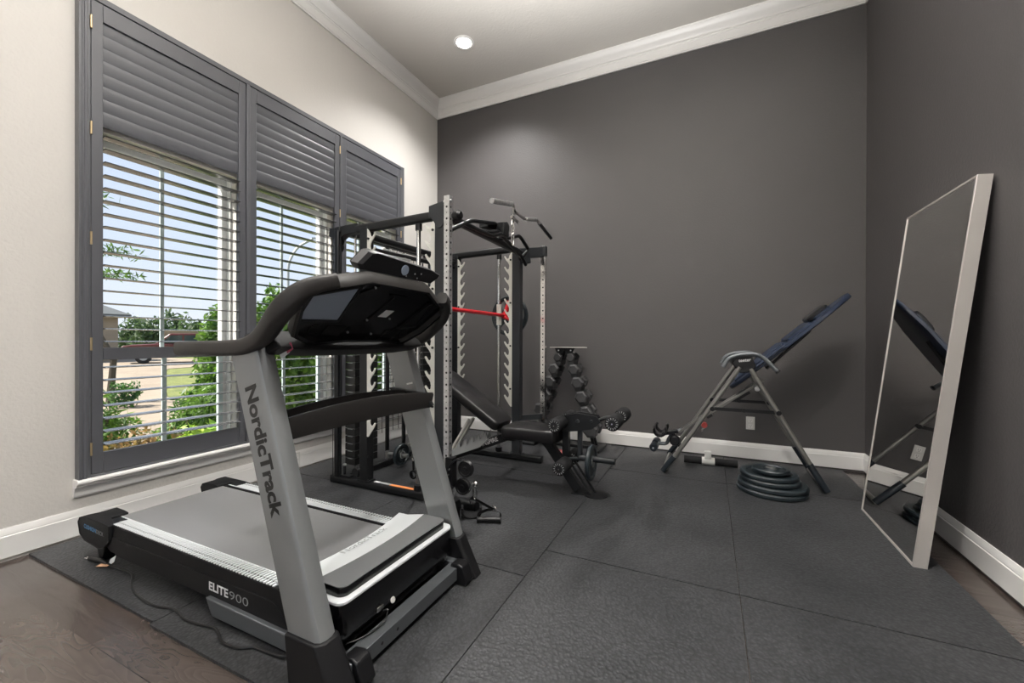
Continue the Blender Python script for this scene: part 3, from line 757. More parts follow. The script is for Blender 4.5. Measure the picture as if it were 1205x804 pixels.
MB().obox((-2.665, 0.985, 0.020), (0.028, 0.010, 0.002), (-0.008, 0.016, 0), (0, 0, 0.0006), 0).obox((-2.645, 1.005, 0.034), (0.018, 0.004, 0.012), (-0.006, 0.006, 0.012), (0, 0.0006, 0), 1).build('cord_tag', ['paper_tan', 'silver_lt'], PC, smooth=False)
# thin wire from the hood
MB().tube(fillet([(-1.082, 1.18, 0.125), (-1.066, 1.19, 0.13), (-1.060, 1.17, 0.10), (-1.068, 1.10, 0.094), (-1.10, 1.03, 0.093), (-1.18, 1.02, 0.08)], 0.04, 6), 0.0028, 8).build('sensor_wire', 'cord', T)

# ------------------------------------------------------------------ weight machine (smith cage with cable columns)
YN, YF = 2.35, 3.515
T = thing('smith_machine', 'tall black cage weight machine with pale hook rails and perforated cable columns', 'weight machine', (-2.0, 2.93, GZ))
def rounded_bar(a, b, w, h, side=(0, 1, 0), m=0, mb=None):
    mb = mb or MB(); r = min(w, h) * 0.3; sec = []
    for (sx, sy, a0) in ((1, 1, 0), (-1, 1, 90), (-1, -1, 180), (1, -1, 270)):
        for k in range(4):
            t = math.radians(a0 + 30 * k); sec.append((sx * (w / 2 - r) + r * math.cos(t), sy * (h / 2 - r) + r * math.sin(t)))
    return mb.sweep([a, b], sec, m, ref=side)
for y in (YN, YF):
    mb = rounded_bar((-2.66, y, 0.043), (-1.365, y, 0.043), 0.066, 0.060)
    if y == YN:
        mb.obox((-1.96, y - 0.005, 0.0735), (0.12, 0, 0), (0, 0.014, 0), (0, 0, 0.0006), 2); mb.obox((-2.09, y - 0.002, 0.0735), (0.09, 0, 0), (0, 0.013, 0), (0, 0, 0.0005), 3)
        mb.obox((-2.21, y, 0.0737), (0.025, 0, 0), (0, 0.012, 0), (0, 0, 0.0006), 1)
    for x in (-2.66, -1.365): mb.box(x - 0.004, x + 0.004, y - 0.028, y + 0.028, 0.016, 0.070, 4)
    mb.build('base_rail', ['powder', 'label_white', 'label_orange', 'label_grey', 'black_plastic'], T)
MB().box(-2.60, -2.54, YN, YF, 0.02, 0.07).build('rear_base_rail', 'powder', T, bevel=0.006)
for x, y in ((-2.318, YN), (-1.640, YN), (-2.285, YF), (-1.612, YF)):
    w = 0.037 if y == YN else 0.040
    mb = MB().box(x - w, x + w, y - 0.034, y + 0.034, 0.072, 1.955 if x < -2 else 1.935)
    mb.box(x - w - 0.018, x + w + 0.018, y - 0.038, y + 0.038, 0.070, 0.078)
    for sx in (-1, 1):
        mb.cyl((x + sx * (w + 0.009), y - 0.030, 0.078), (x + sx * (w + 0.009), y - 0.030, 0.090), 0.006, 8)
        mb.cyl((x + sx * (w + 0.009), y - 0.030, 0.25), (x + sx * (w + 0.009), y - 0.030, 0.265), 0.006, 8)
    mb.build('upright', 'powder_grey' if x > -2 else 'powder', T, bevel=0.005)
# notched hook rails
def hook_rail(xb, d, y, z0, z1, name='hook_rail'):
    """xb: edge against the upright, d: direction the hooks point in (+1/-1)"""
    p = 0.0995; poly = [(0, z0 - 0.01), (0, z1 + 0.015)]
    z = z1
    poly += [(0.012, z1 + 0.004), (0.028, z1 - 0.02)]
    poly.append((0.030, z - 0.028))
    while z - p > z0:
        poly += [(0.033, z - 0.040), (0.042, z - 0.047), (0.052, z - 0.045), (0.060, z - 0.036), (0.072, z - 0.018), (0.082, z - 0.022), (0.078, z - 0.034), (0.062, z - 0.060), (0.045, z - 0.078), (0.034, z - 0.095), (0.029, z - 0.112), (0.030, z - 0.124)]
        z -= p
    poly += [(0.034, z - 0.036), (0.046, z - 0.044), (0.058, z - 0.036), (0.072, z - 0.018), (0.082, z - 0.024), (0.07, z - 0.05), (0.03, z - 0.105)]
    zl = poly[-1][1]; poly[0] = (0, zl - 0.02)
    poly.append((0.014, zl - 0.02))
    # drop doubled points
    q = [poly[0]]
    for a in poly[1:]:
        if abs(a[0] - q[-1][0]) + abs(a[1] - q[-1][1]) > 0.002: q.append(a)
    mb = MB().xz([(xb + d * a, b) for a, b in q], y - 0.004, y + 0.004, 0)
    for zz in [z1 - 0.06 - 0.398 * k for k in range(4)]:
        mb.cyl((xb + d * 0.014, y - 0.012, zz), (xb + d * 0.014, y - 0.004, zz), 0.0085, 12, 1)
    mb.build(name, ['plate_white', 'hole'], T, smooth=False)
hook_rail(-1.677, -1, YN - 0.030, 0.50, 1.925)
hook_rail(-2.281, 1, YN - 0.030, 0.46, 1.925)
hook_rail(-1.652, -1, YF - 0.030, 0.58, 1.925)
hook_rail(-2.245, 1, YF - 0.030, 0.76, 1.905)
# top frame
for y in (YN, YF):
    rounded_bar((-2.40, y, 1.975 - 0.02), (-1.655, y, 1.975 - 0.005), 0.06, 0.06).build('top_rail', 'powder', T)
mb = rounded_bar((-2.318, YN, 1.90), (-2.285, YF, 1.90), 0.05, 0.05, side=(1, 0, 0)); mb.build('rear_cross_bar', 'powder', T)
MB().box(-2.30, -2.285, 2.50, 2.82, 1.785, 1.835, 0).text('INSPIRE', (-2.2845, 2.56, 1.80), (0, 1, 0), (0, 0, 1), width=0.2, m=1).build('name_plate', ['label_grey', 'label_white'], T, smooth=False)
rounded_bar((-2.30, YN, 1.80), (-2.30, YF, 1.84), 0.035, 0.035, side=(1, 0, 0)).build('rear_storage_bar', 'powder', T)
mb = rounded_bar((-1.60, YN, 1.955), (-1.585, YF, 1.93), 0.055, 0.05, side=(1, 0, 0)); mb.build('front_cross_bar', 'powder', T)
# pull-up grips on the front cross bar
def grip(pts, r=0.015, f=0.05): return MB().tube(fillet(pts, f, 5), r, 12).build('pull_up_grip', 'powder', T)
grip([(-1.50, 2.24, 1.825), (-1.50, 2.50, 1.955), (-1.50, 2.89, 2.03), (-1.58, 2.93, 1.97)])
grip([(-1.50, 2.40, 1.91), (-1.50, 2.80, 1.915), (-1.47, 3.00, 1.985)])
grip([(-1.59, 2.66, 1.945), (-1.50, 2.75, 1.93), (-1.50, 2.90, 1.975), (-1.50, 3.36, 1.86), (-1.50, 3.45, 1.80)])
grip([(-1.58, 3.05, 1.955), (-1.50, 3.12, 1.97), (-1.50, 3.31, 2.035), (-1.50, 3.52, 1.95), (-1.52, 3.36, 1.84)])
# upper pulley head with cable
mb = MB().box(-1.60, -1.52, 2.78, 2.98, 1.985, 2.022).box(-1.53, -1.455, 2.92, 3.01, 1.945, 2.05)
mb.lathe((-1.47, 2.985, 2.02), (1, 0, 0), [(0.0, -0.01), (0.045, -0.01), (0.045, 0.01), (0, 0.01)], 24, 0)
for y in (2.81, 2.86): mb.cyl((-1.545, y, 2.022), (-1.545, y, 2.034), 0.012, 10, 1)
mb.build('top_pulley_head', ['powder', 'zinc'], T, bevel=0.004)
# guide rods and rod collars
for (x, y) in ((-1.835, YN - 0.002), (-1.803, YF)):
    mb = MB().cyl((x, y, 0.072), (x, y, 1.925), 0.0145, 20, 0)
    mb.cyl((x, y, 0.072), (x, y, 0.11), 0.032, 20, 1).cyl((x, y, 1.885), (x, y, 1.93), 0.024, 16, 1)
    mb.build('guide_rod', ['chrome', 'black_plastic'], T)
for y in (YN, YF):
    x = -1.835 if y == YN else -1.803
    MB().cyl((x, y, 1.265), (x, y, 1.46), 0.024, 24).build('carriage', 'plate_white', T)
# smith bar in red
bar = MB().cyl((-1.775, YN + 0.03, 1.357), (-1.775, YF + 0.11, 1.357), 0.0165, 20).cyl((-1.775, YF + 0.06, 1.357), (-1.775, YF + 0.30, 1.357), 0.024, 20, 1).cyl((-1.775, YN - 0.30, 1.357), (-1.775, YN - 0.03, 1.357), 0.024, 20, 1)
smith = bar.build('smith_bar', ['red', 'chrome'], T)
MB().cyl((-1.775, YF + 0.055, 1.345), (-1.735, YF + 0.085, 1.495), 0.022, 16).cyl((-1.79, YF + 0.02, 1.35), (-1.70, YF + 0.055, 1.31), 0.014, 12).cyl((-1.775, YF + 0.04, 1.357), (-1.775, YF + 0.085, 1.357), 0.03, 16).build('latch_handle', 'red', sub(smith, T))
# perforated cable columns
def column(x, y, z0, z1, w=0.019):
    mb = MB().box(x - w, x + w, y - w, y + w, z0, z1, 0)
    n = int((z1 - z0) / 0.0733)
    for k in range(n):
        z = z1 - 0.07 - k * 0.0733
        if z < z0 + 0.03: break
        for (cx, cy, ax) in ((x + 0.002, y - w, (0, -1, 0)), (x + w, y, (1, 0, 0))):
            a = V((cx, cy, z)); mb.cyl(a, a + V(ax) * 0.0007, 0.0072, 12, 1)
            b = a - V((0, 0, 0.036)); mb.cyl(b, b + V(ax) * 0.0006, 0.0035, 8, 1)
    return mb
column(-1.47, 2.17, 0.17, 2.015).build('cable_column', ['zinc', 'hole'], T, bevel=0.002)
column(-1.43, 3.715, 0.37, 1.985, 0.022).build('cable_column', ['chrome', 'hole'], T, bevel=0.002)
# arms that carry the columns
mb = MB().xz([(-1.63, 1.98), (-1.52, 2.0), (-1.49, 1.94), (-1.50, 1.87), (-1.535, 1.835), (-1.56, 1.83), (-1.61, 1.90), (-1.63, 1.90)], 2.185, 2.20, 0)
mb.bar((-1.60, 2.32, 1.955), (-1.49, 2.19, 1.955), 0.03, 0.05)
mb.cyl((-1.50, 2.165, 1.985), (-1.44, 2.165, 1.985), 0.008, 10, 1)
mb.build('column_bracket', ['powder_grey', 'zinc'], T, bevel=0.004)
MB().lathe((-1.40, 2.165, 1.885), (1, 0, 0), [(0.0, -0.03), (0.020, -0.03), (0.034, -0.015), (0.034, 0.015), (0.02, 0.03), (0, 0.03)], 20).build('adjust_knob', 'black_plastic', T)
mb = MB().bar((-1.60, YF, 1.925), (-1.43, 3.715, 1.96), 0.095, 0.04, side=(0, 0, 1)).bar((-1.60, YF, 1.86), (-1.52, 3.60, 1.87), 0.06, 0.035, side=(0, 0, 1)); mb.box(-1.458, -1.402, 3.685, 3.745, 1.92, 2.015)
mb.build('column_bracket', 'powder_grey', T, bevel=0.006)
MB().bar((-1.60, YF, 0.40), (-1.44, 3.70, 0.40), 0.03, 0.05).build('column_bracket', 'powder_grey', T, bevel=0.004)
MB().bar((-1.62, YN, 0.20), (-1.48, 2.19, 0.20), 0.03, 0.05).build('column_bracket', 'powder_grey', T, bevel=0.004)
# swivel pulley carriage at the foot of the near column
cx, cy = -1.40, 2.13
mb = MB()
arc = [(cx + 0.045 + 0.085 * math.cos(math.radians(a)), cy, 0.30 + 0.10 * math.sin(math.radians(a))) for a in range(85, 250, 15)]
mb.tube(arc, (0.012, 0.005), 10, ref=(0, 1, 0))
mb.tube([p if i else p for i, p in enumerate([(x, y + 0.05, z) for x, y, z in arc])], (0.012, 0.005), 10, ref=(0, 1, 0))
mb.box(cx - 0.06, cx - 0.01, cy, cy + 0.05, 0.22, 0.40)
for z, a in ((0.335, 0.0), (0.30, -0.03), (0.26, -0.02)): mb.cyl((cx - 0.03 + a * 0.3, cy - 0.008, z), (cx - 0.03 + a * 0.3, cy + 0.0, z), 0.006, 10, 1)
mb.build('pulley_carriage', ['black_plastic', 'zinc'], T, ang=50)
for (x, z) in ((cx + 0.075, 0.345), (cx + 0.055, 0.235)):
    MB().lathe((x, cy + 0.02, z), (0, 1, 0), [(0.0, -0.016), (0.012, -0.017), (0.014, -0.010), (0.036, -0.010), (0.038, -0.014), (0.048, -0.014), (0.050, -0.010), (0.043, 0.0), (0.050, 0.010), (0.046, 0.014), (0.0, 0.014)], 28).build('pulley', 'black_plastic', T, ang=50)
MB().tube(fillet([(-1.455, 2.14, 0.10), (-1.40, 2.14, 0.17), (-1.385, 2.15, 0.24), (-1.37, 2.15, 0.285)], 0.03, 4), 0.0035, 8).tube(fillet([(cx + 0.10, cy + 0.02, 0.22), (cx + 0.115, cy + 0.02, 0.26), (-1.262, 2.16, 0.275)], 0.02, 4), 0.003, 8).build('cable', 'zinc', T)
MB().box(-1.50, -1.40, 2.13, 2.21, GZ, 0.13).cyl((-1.45, 2.17, 0.12), (-1.45, 2.17, 0.20), 0.014, 12).build('column_foot', 'black_plastic', T, bevel=0.006)
# weight stacks with shrouds behind the uprights
for y0 in (2.36, 3.20):
    mb = MB()
    for k in range(19):
        z = 0.16 + k * 0.0565
        mb.box(-2.545, -2.445, y0, y0 + 0.24, z, z + 0.051, 0); mb.box(-2.4445, -2.4438, y0 + 0.11, y0 + 0.13, z + 0.018, z + 0.034, 1)
        mb.box(-2.52, -2.47, y0 - 0.0008, y0, z + 0.046, z + 0.051, 1)
    mb.build('weight_stack', ['stack', 'label_grey'], T, bevel=0.002)
    for yy in (y0 + 0.05, y0 + 0.19):
        MB().cyl((-2.495, yy, 0.07), (-2.495, yy, 1.93), 0.009, 12).build('stack_rod', 'chrome', T)
for y in (2.325, 3.50):
    MB().box(-2.605, -2.565, y - 0.02, y + 0.02, 0.07, 1.96).build('rear_post', 'powder', T, bevel=0.004)
MB().box(-2.615, -2.555, YN - 0.04, YF + 0.03, 1.94, 1.985).build('rear_top_bar', 'powder', T, bevel=0.006)
for y in (2.90, 3.12): MB().box(-2.625, -2.60, y - 0.014, y + 0.014, 0.06, 1.95).build('rear_post', 'powder', T, bevel=0.003)
mb = MB()
for y in (2.62, 2.69, 2.76, 2.83, 2.97, 3.045, 3.19, 3.26): mb.cyl((-2.61, y, 0.30), (-2.61, y, 1.92), 0.0028, 6)
for k in range(23): mb.cyl((-2.607, 2.58, 0.34 + k * 0.07), (-2.607, 3.30, 0.34 + k * 0.07), 0.0022, 6)
mb.build('wire_grid', 'powder', T)
# pulley arm and chain at the rear upper corner
mb = MB().xz([(-2.68, 1.99), (-2.38, 2.00), (-2.38, 1.93), (-2.52, 1.925), (-2.60, 1.88), (-2.69, 1.93)], 2.325, 2.385)
mb.build('rear_pulley_arm', 'powder', T, bevel=0.004)
for (z) in (1.90, 1.86): MB().lathe((-2.605, 2.36, z - 0.02), (0, 1, 0), [(0, -0.012), (0.035, -0.012), (0.03, 0), (0.035, 0.012), (0, 0.012)], 20).build('pulley', 'black_plastic', T)
mb = MB()
for k in range(14):
    z = 1.84 - k * 0.027; q = k % 2
    ring = [(-2.615 + 0.010 * math.cos(a) * (1 - q), 2.355 + 0.010 * math.cos(a) * q, z + 0.018 * math.sin(a)) for a in [2 * PI * j / 10 for j in range(10)]]
    mb.tube(ring, 0.0032, 6, closed=True)
mb.build('chain', 'powder_grey', T)
MB().tube([(-2.53, 2.30, 1.90), (-2.535, 2.30, 0.07)], 0.0025, 6).tube([(-2.60, 2.29, 1.90), (-2.60, 2.29, 0.07)], 0.0025, 6).build('cable', 'powder', T)
mb = MB().lathe((-2.42, YN, 0.115), (0, 1, 0), [(0, -0.014), (0.035, -0.014), (0.03, 0), (0.035, 0.014), (0, 0.014)], 20).box(-2.56, -2.46, YN - 0.03, YN + 0.02, 0.073, 0.085).cyl((-2.54, YN, 0.08), (-2.54, YN, 0.15), 0.010, 10).cyl((-2.54, YN, 0.15), (-2.54, YN, 0.165), 0.014, 10, 1)
mb.build('lower_pulley', ['powder', 'zinc'], T, bevel=0.003)
# pegs on the rear base for spare plates
for y in (2.86, 3.16): MB().cyl((-2.56, y, 0.12), (-2.36, y, 0.12), 0.012, 12).cyl((-2.372, y, 0.12), (-2.35, y, 0.12), 0.019, 14).box(-2.585, -2.565, y - 0.015, y + 0.015, 0.07, 0.14).build('storage_peg', 'zinc', T)

# ---- weight plates
def plate_mb(c, ax, R, th, m=0, hole=0.026):
    h = th / 2
    pr = [(hole, -h), (hole, h), (hole + 0.022, h), (hole + 0.026, h * 0.45), (R * 0.74, h * 0.35), (R * 0.80, h * 0.9), (R * 0.95, h), (R, h * 0.5), (R, -h * 0.5), (R * 0.95, -h), (R * 0.80, -h * 0.9), (R * 0.74, -h * 0.35), (hole + 0.026, -h * 0.45), (hole + 0.022, -h), (hole, -h)]
    return MB().lathe(c, ax, pr, 48, m)
def plate(name, label, c, ax, R, th, group=None, mt='plate_rubber', zbase=None):
    S = thing(name, label, 'weight plate', (c[0], c[1], c[2] - (R if abs(ax[2]) < 0.5 else th / 2)), group)
    plate_mb(c, ax, R, th).build('disc', mt, S, ang=30)
    h = th / 2
    MB().lathe(c, ax, [(0.0255, -h - 0.0008), (0.0255, h + 0.0008), (0.034, h + 0.0008), (0.034, -h - 0.0008), (0.0255, -h - 0.0008)], 28).build('hub_ring', 'zinc', S)
    return S
# tri-grip plate on the smith bar
S = thing('weight_plate', 'black weight plate with cut-out grips loaded on the red bar, beside far upright', 'weight plate', (-1.775, 3.70, 1.165))
def arcpts(R, a0, a1, n): return [(R * math.cos(math.radians(a0 + (a1 - a0) * k / n)), R * math.sin(math.radians(a0 + (a1 - a0) * k / n))) for k in range(n + 1)]
mb = MB(); c = V((-1.775, 3.685, 1.362))
mb.lathe(c, (0, 1, 0), [(0.158, -0.012), (0.158, 0.012), (0.170, 0.018), (0.188, 0.018), (0.197, 0.008), (0.197, -0.008), (0.188, -0.018), (0.170, -0.018), (0.158, -0.012)], 56)
mb.lathe(c, (0, 1, 0), [(0.026, -0.016), (0.026, 0.016), (0.085, 0.014), (0.085, -0.014), (0.026, -0.016)], 32)
for a in (90, 210, 330):
    q = arcpts(0.165, a - 18, a + 18, 6) + arcpts(0.075, a + 30, a - 30, 6)
    mb.prism(q, c - V((0, 0.011, 0)), (1, 0, 0), (0, 0, 1), (0, 0.022, 0))
mb.build('disc', 'plate_rubber', S, ang=30)
MB().lathe(c, (0, 1, 0), [(0.026, -0.017), (0.026, 0.017), (0.036, 0.017), (0.036, -0.017), (0.026, -0.017)], 24).build('hub_ring', 'zinc', S)
plate('weight_plate', 'small round plate stored upright behind the cage, nearer the treadmill upright', (-2.42, 2.86, 0.125), (1, 0, 0), 0.095, 0.035, 'plates stored behind the cage')
plate('weight_plate', 'small round plate stored upright behind the cage, farther one by the wall', (-2.42, 3.16, 0.128), (1, 0, 0), 0.102, 0.035, 'plates stored behind the cage')
# stack by the inversion table
st = [(0.418, 3.600, 0.228, 0.036, 'largest black plate lying on the mat, lowest of the floor stack'),
      (0.422, 3.606, 0.226, 0.036, 'large black plate second from the bottom of the floor stack'),
      (0.408, 3.600, 0.192, 0.034, 'middle-sized black plate third from the bottom of the floor stack'),
      (0.400, 3.604, 0.188, 0.032, 'middle-sized black plate just beneath the smallest in the floor stack'),
      (0.412, 3.600, 0.122, 0.030, 'smallest black plate topping the floor stack by the inversion table')]
z = GZ
for x, y, R, th, lb in st:
    plate('weight_plate', lb, (x, y, z + th / 2 + 0.0005), (0, 0, 1), R, th, 'plates stacked on the floor'); z += th + 0.001
# ---- lat bar hanging from the top pulley
S = thing('lat_bar', 'chrome cable pull bar with angled ends hanging from the top of the cage', 'pull bar', (-1.47, 3.1, 2.12))
pth = fillet([(-1.46, 2.73, 2.155), (-1.46, 3.10, 2.235), (-1.46, 3.12, 2.185), (-1.46, 3.33, 2.178), (-1.46, 3.60, 2.245), (-1.46, 4.00, 2.16)], 0.03, 5)
b = MB().tube(pth, 0.0125, 14).build('bar', 'chrome', S)
MB().cyl((-1.46, 2.725, 2.154), (-1.46, 3.065, 2.2275), 0.020, 16).build('grip', 'zinc', S)
MB().cyl((-1.46, 3.36, 2.186), (-1.46, 3.57, 2.2375), 0.018, 16).build('grip', 'zinc', S)
MB().cyl((-1.46, 3.68, 2.228), (-1.46, 4.0, 2.160), 0.0165, 16).build('grip', 'powder_grey', S)
MB().cyl((-1.46, 3.10, 2.205), (-1.46, 3.10, 2.12), 0.011, 12).cyl((-1.46, 3.06, 2.125), (-1.46, 3.18, 2.115), 0.013, 12).build('swivel', 'chrome', S)
S = thing('carabiner', 'pale steel snap hook hanging under the top pulley head', 'carabiner', (-1.44, 3.06, 1.955))
rg = [(-1.445 + 0.0 * a, 3.055 + 0.020 * math.cos(a), 2.035 + 0.062 * math.sin(a)) for a in [2 * PI * j / 20 for j in range(20)]]
MB().tube(rg, 0.0055, 8, closed=True).build('hook', 'chrome', S)
MB().tube([(x, y + 0.003, z - 0.085) for x, y, z in rg], 0.0045, 8, closed=True, ref=(1, 0, 0)).build('link', 'chrome', S)

# ---- floor handles at the near column
def stirrup(base, label, strap_top, hang=False, grp=None):
    bx, by = base
    S = thing('stirrup_handle', label, 'cable handle', (bx, by, GZ), grp)
    a, b = V((bx - 0.062, by - 0.028, 0.032)), V((bx + 0.062, by + 0.028, 0.032)); d = (b - a).normalized()
    MB().cyl(a, b, 0.0155, 20).build('grip', 'black_plastic', S)
    for q, sg in ((a, -1), (b, 1)): MB().lathe(q, d, [(0, -0.004), (0.021, -0.004), (0.021, 0.004), (0, 0.004)], 20).build('end_ring', 'black_matte', S)
    apex = V((bx - 0.012, by + 0.075, 0.065))
    st_ = fillet([a + V((0, 0, 0.01)), a + V((0.0, 0.012, 0.035)), apex + V((-0.02, -0.01, 0)), apex], 0.02, 4)
    st2 = fillet([b + V((0, 0, 0.01)), b + V((0.0, 0.012, 0.035)), apex + V((0.02, -0.01, 0)), apex], 0.02, 4)
    MB().tube(st_, (0.012, 0.002), 8).tube(st2, (0.012, 0.002), 8).build('strap', 'cord', S)
    MB().tube([apex, apex.lerp(V(strap_top), 0.5), strap_top], (0.013, 0.005), 8, ref=(1, 0.3, 0.2)).build('webbing', 'cord', S)
    return S, apex
S, ap = stirrup((-1.205, 2.222), 'black stirrup handle lying on the mat below the cable column pulley', (-1.268, 2.165, 0.165))
rg = [(ap.x + 0.016 * math.cos(a), ap.y + 0.004 + 0.004 * math.sin(a), ap.z + 0.003 + 0.016 * math.sin(a)) for a in [2 * PI * j / 14 for j in range(14)]]
MB().tube(rg, 0.003, 8, closed=True).build('ring', 'chrome', S)
rg = [(-1.268 + 0.012 * math.cos(a), 2.163, 0.205 + 0.038 * math.sin(a)) for a in [2 * PI * j / 18 for j in range(18)]]
MB().tube(rg, 0.0038, 8, closed=True).lathe((-1.264, 2.163, 0.262), (0, 0, 1), [(0, -0.014), (0.014, -0.012), (0.018, 0.004), (0.010, 0.014), (0, 0.014)], 14).build('carabiner', 'chrome', S)
S = thing('ankle_strap', 'black padded cuff lying on the mat against the cable column foot', 'ankle strap', (-1.345, 2.24, GZ))
mb = MB()
arc = [(-1.345 + 0.052 * math.cos(math.radians(a)), 2.25 + 0.03 * math.cos(math.radians(a)), 0.062 + 0.045 * math.sin(math.radians(a))) for a in range(-200, 30, 14)]
mb.sweep(arc, [(0.032, 0.006), (-0.032, 0.006), (-0.034, 0), (-0.032, -0.006), (0.032, -0.006), (0.034, 0)], ref=(-0.5, 0.85, 0.1))
mb.build('cuff', 'foam', S, ang=50)
MB().tube(fillet([(-1.345, 2.24, 0.10), (-1.335, 2.21, 0.14), (-1.30, 2.18, 0.165), (-1.268, 2.165, 0.168)], 0.03, 4), (0.010, 0.003), 8).build('strap', 'cord', S)
# handle hanging inside the cage by the near guide rod
S = thing('cable_handle', 'black cable handle dangling from a snap hook near the base of the cage guide rod', 'cable handle', (-2.06, 2.62, 0.12))
rg = [(-2.08 + 0.013 * math.cos(a), 2.60 + 0.004 * math.cos(a), 0.225 + 0.045 * math.sin(a)) for a in [2 * PI * j / 16 for j in range(16)]]
MB().tube(rg, 0.0045, 8, closed=True).tube([(-2.08, 2.60, 0.27), (-2.08, 2.60, 0.30)], 0.006, 8).build('snap_hook', 'chrome', S)
MB().tube([(-2.08, 2.60, 0.18), (-2.078, 2.60, 0.10)], (0.013, 0.004), 8).build('strap', 'cord', S)
MB().lathe((-2.075, 2.60, 0.075), (0, 1, 0), [(0.022, -0.012), (0.034, -0.012), (0.034, 0.012), (0.022, 0.012), (0.022, -0.012)], 20).build('grip', 'black_plastic', S)

# ------------------------------------------------------------------ bench with leg developer
T = thing('weight_bench', 'black adjustable weight bench with raised backrest and foam roller leg attachment', 'weight bench', (-1.3, 2.95, GZ))
# seat
def cushion(cx, cz, ang, length, width, th, name):
    """pad lying along X, tilted by ang in the XZ plane, (cx,cz) its centre"""
    ca, sa = math.cos(ang), math.sin(ang); u = V((ca, 0, sa)); n = V((-sa, 0, ca)); c = V((cx, 2.95, cz))
    loops = []
    out = rrect(-length / 2, length / 2, -width / 2, width / 2, 0.045, 6)
    for k, hh in ((0.93, -th / 2), (1.0, -th / 2 + 0.012), (1.0, th / 2 - 0.02), (0.975, th / 2 - 0.006), (0.90, th / 2)):
        kx = 1 - (1 - k) * 0.35 * (0.3 / max(length, 0.3)) * 1.6; ky = k
        loops.append([c + u * a * kx + V((0, 1, 0)) * b * ky + n * hh for a, b in out])
    return MB().loft(loops).build(name, 'vinyl_black', T, ang=60)
cushion(-1.205, 0.424, 0.015, 0.45, 0.30, 0.088, 'seat')
cushion(-1.758, 0.640, math.radians(-32.5), 0.70, 0.285, 0.075, 'backrest')
MB().bar((-2.0, 2.95, 0.745), (-1.43, 2.95, 0.382), 0.09, 0.035).build('backrest_frame', 'powder', T, bevel=0.004)
MB().box(-1.46, -1.36, 2.91, 2.99, 0.34, 0.45).build('hinge_bracket', 'powder', T, bevel=0.004)
# main beam: rear foot up to under the seat, arc, down to the front foot
mb = MB()
bp_ = fillet([(-2.12, 2.95, 0.075), (-1.36, 2.95, 0.398), (-1.20, 2.95, 0.425), (-1.10, 2.95, 0.36), (-0.86, 2.95, 0.035)], 0.16, 8)
mb.sweep(bp_, [(0.032, 0.028), (-0.032, 0.028), (-0.032, -0.028), (0.032, -0.028)], ref=(0, 0, 1))
def beamtext(t, x, w):
    o = V((x, 2.921, 0.075 + (x + 2.12) * 0.425 - 0.008)); d = V((1, 0, 0.425)).normalized(); uu = V((-0.425, 0, 1)).normalized()
    mb.text(t, o, d, uu, width=w, m=1, bold=0.03)
beamtext('INSPIRE', -1.645, 0.155)
mb.build('main_beam', ['powder', 'label_white'], T, bevel=0.004)
MB().box(-2.16, -2.09, 2.72, 3.18, GZ, 0.062).build('rear_foot', 'powder', T, bevel=0.006)
# toothed ladder plate
tp = [(-2.10, 0.085), (-2.10, 0.135)]
for k in range(8):
    x = -2.08 + k * 0.062; zz = 0.135 + (x + 2.10) * 0.415
    tp += [(x, zz), (x + 0.010, zz + 0.010), (x + 0.022, zz + 0.040), (x + 0.040, zz + 0.072), (x + 0.046, zz + 0.020), (x + 0.056, zz + 0.016)]
tp += [(-1.56, 0.355), (-1.66, 0.262)]
MB().xz(tp, 2.905, 2.913).xz(tp, 2.987, 2.995).build('ladder_plate', 'label_grey', T, smooth=False)
MB().cyl((-1.945, 2.915, 0.195), (-1.765, 2.915, 0.475), 0.014, 12).cyl((-1.945, 2.985, 0.195), (-1.765, 2.985, 0.475), 0.014, 12).cyl((-1.945, 2.90, 0.195), (-1.945, 3.0, 0.195), 0.010, 12).build('support_strut', 'plate_white', T)
# front foot
MB().lathe((-0.735, 2.96, GZ), (0, 0, 1), [(0, 0.0), (0.088, 0), (0.088, 0.006), (0.08, 0.010), (0, 0.010)], 36).xy([(-0.90, 2.90), (-0.90, 3.0), (-0.74, 3.0), (-0.74, 2.92)], GZ, GZ + 0.008).build('front_foot', 'powder', T)
MB().cyl((-0.92, 2.925, 0.24), (-0.76, 2.925, 0.02), 0.009, 10).cyl((-0.90, 2.975, 0.24), (-0.74, 2.975, 0.02), 0.009, 10).build('brace_rod', 'powder', T)
# developer frame
mb = MB().box(-0.978, -0.928, 2.925, 2.975, 0.20, 0.50)
mb.build('roller_post', 'powder', T, bevel=0.005)
MB().xz([(-1.00, 0.515), (-0.96, 0.575), (-0.86, 0.598), (-0.72, 0.585), (-0.69, 0.545), (-0.75, 0.49), (-0.84, 0.47), (-0.94, 0.455), (-1.0, 0.47)], 2.908, 2.916, 0).xz([(-1.00, 0.515), (-0.96, 0.575), (-0.86, 0.598), (-0.72, 0.585), (-0.69, 0.545), (-0.75, 0.49), (-0.84, 0.47), (-0.94, 0.455), (-1.0, 0.47)], 2.984, 2.992, 0).cyl((-0.955, 2.900, 0.553), (-0.955, 2.908, 0.553), 0.010, 12, 1).cyl((-0.855, 2.900, 0.54), (-0.855, 2.908, 0.54), 0.014, 12, 2).cyl((-0.755, 2.900, 0.548), (-0.755, 2.908, 0.548), 0.011, 12, 2).build('pivot_plate', ['powder', 'label_white', 'powder_grey'], T, bevel=0.002)
MB().box(-0.865, -0.832, 2.935, 2.965, 0.26, 0.53).build('weight_post', 'powder_grey', T, bevel=0.004)
MB().cyl((-0.85, 2.95, 0.27), (-0.595, 2.95, 0.27), 0.0225, 20).cyl((-0.97, 2.95, 0.245), (-0.85, 2.95, 0.26), 0.014, 14).build('plate_sleeve', 'powder_grey', T)
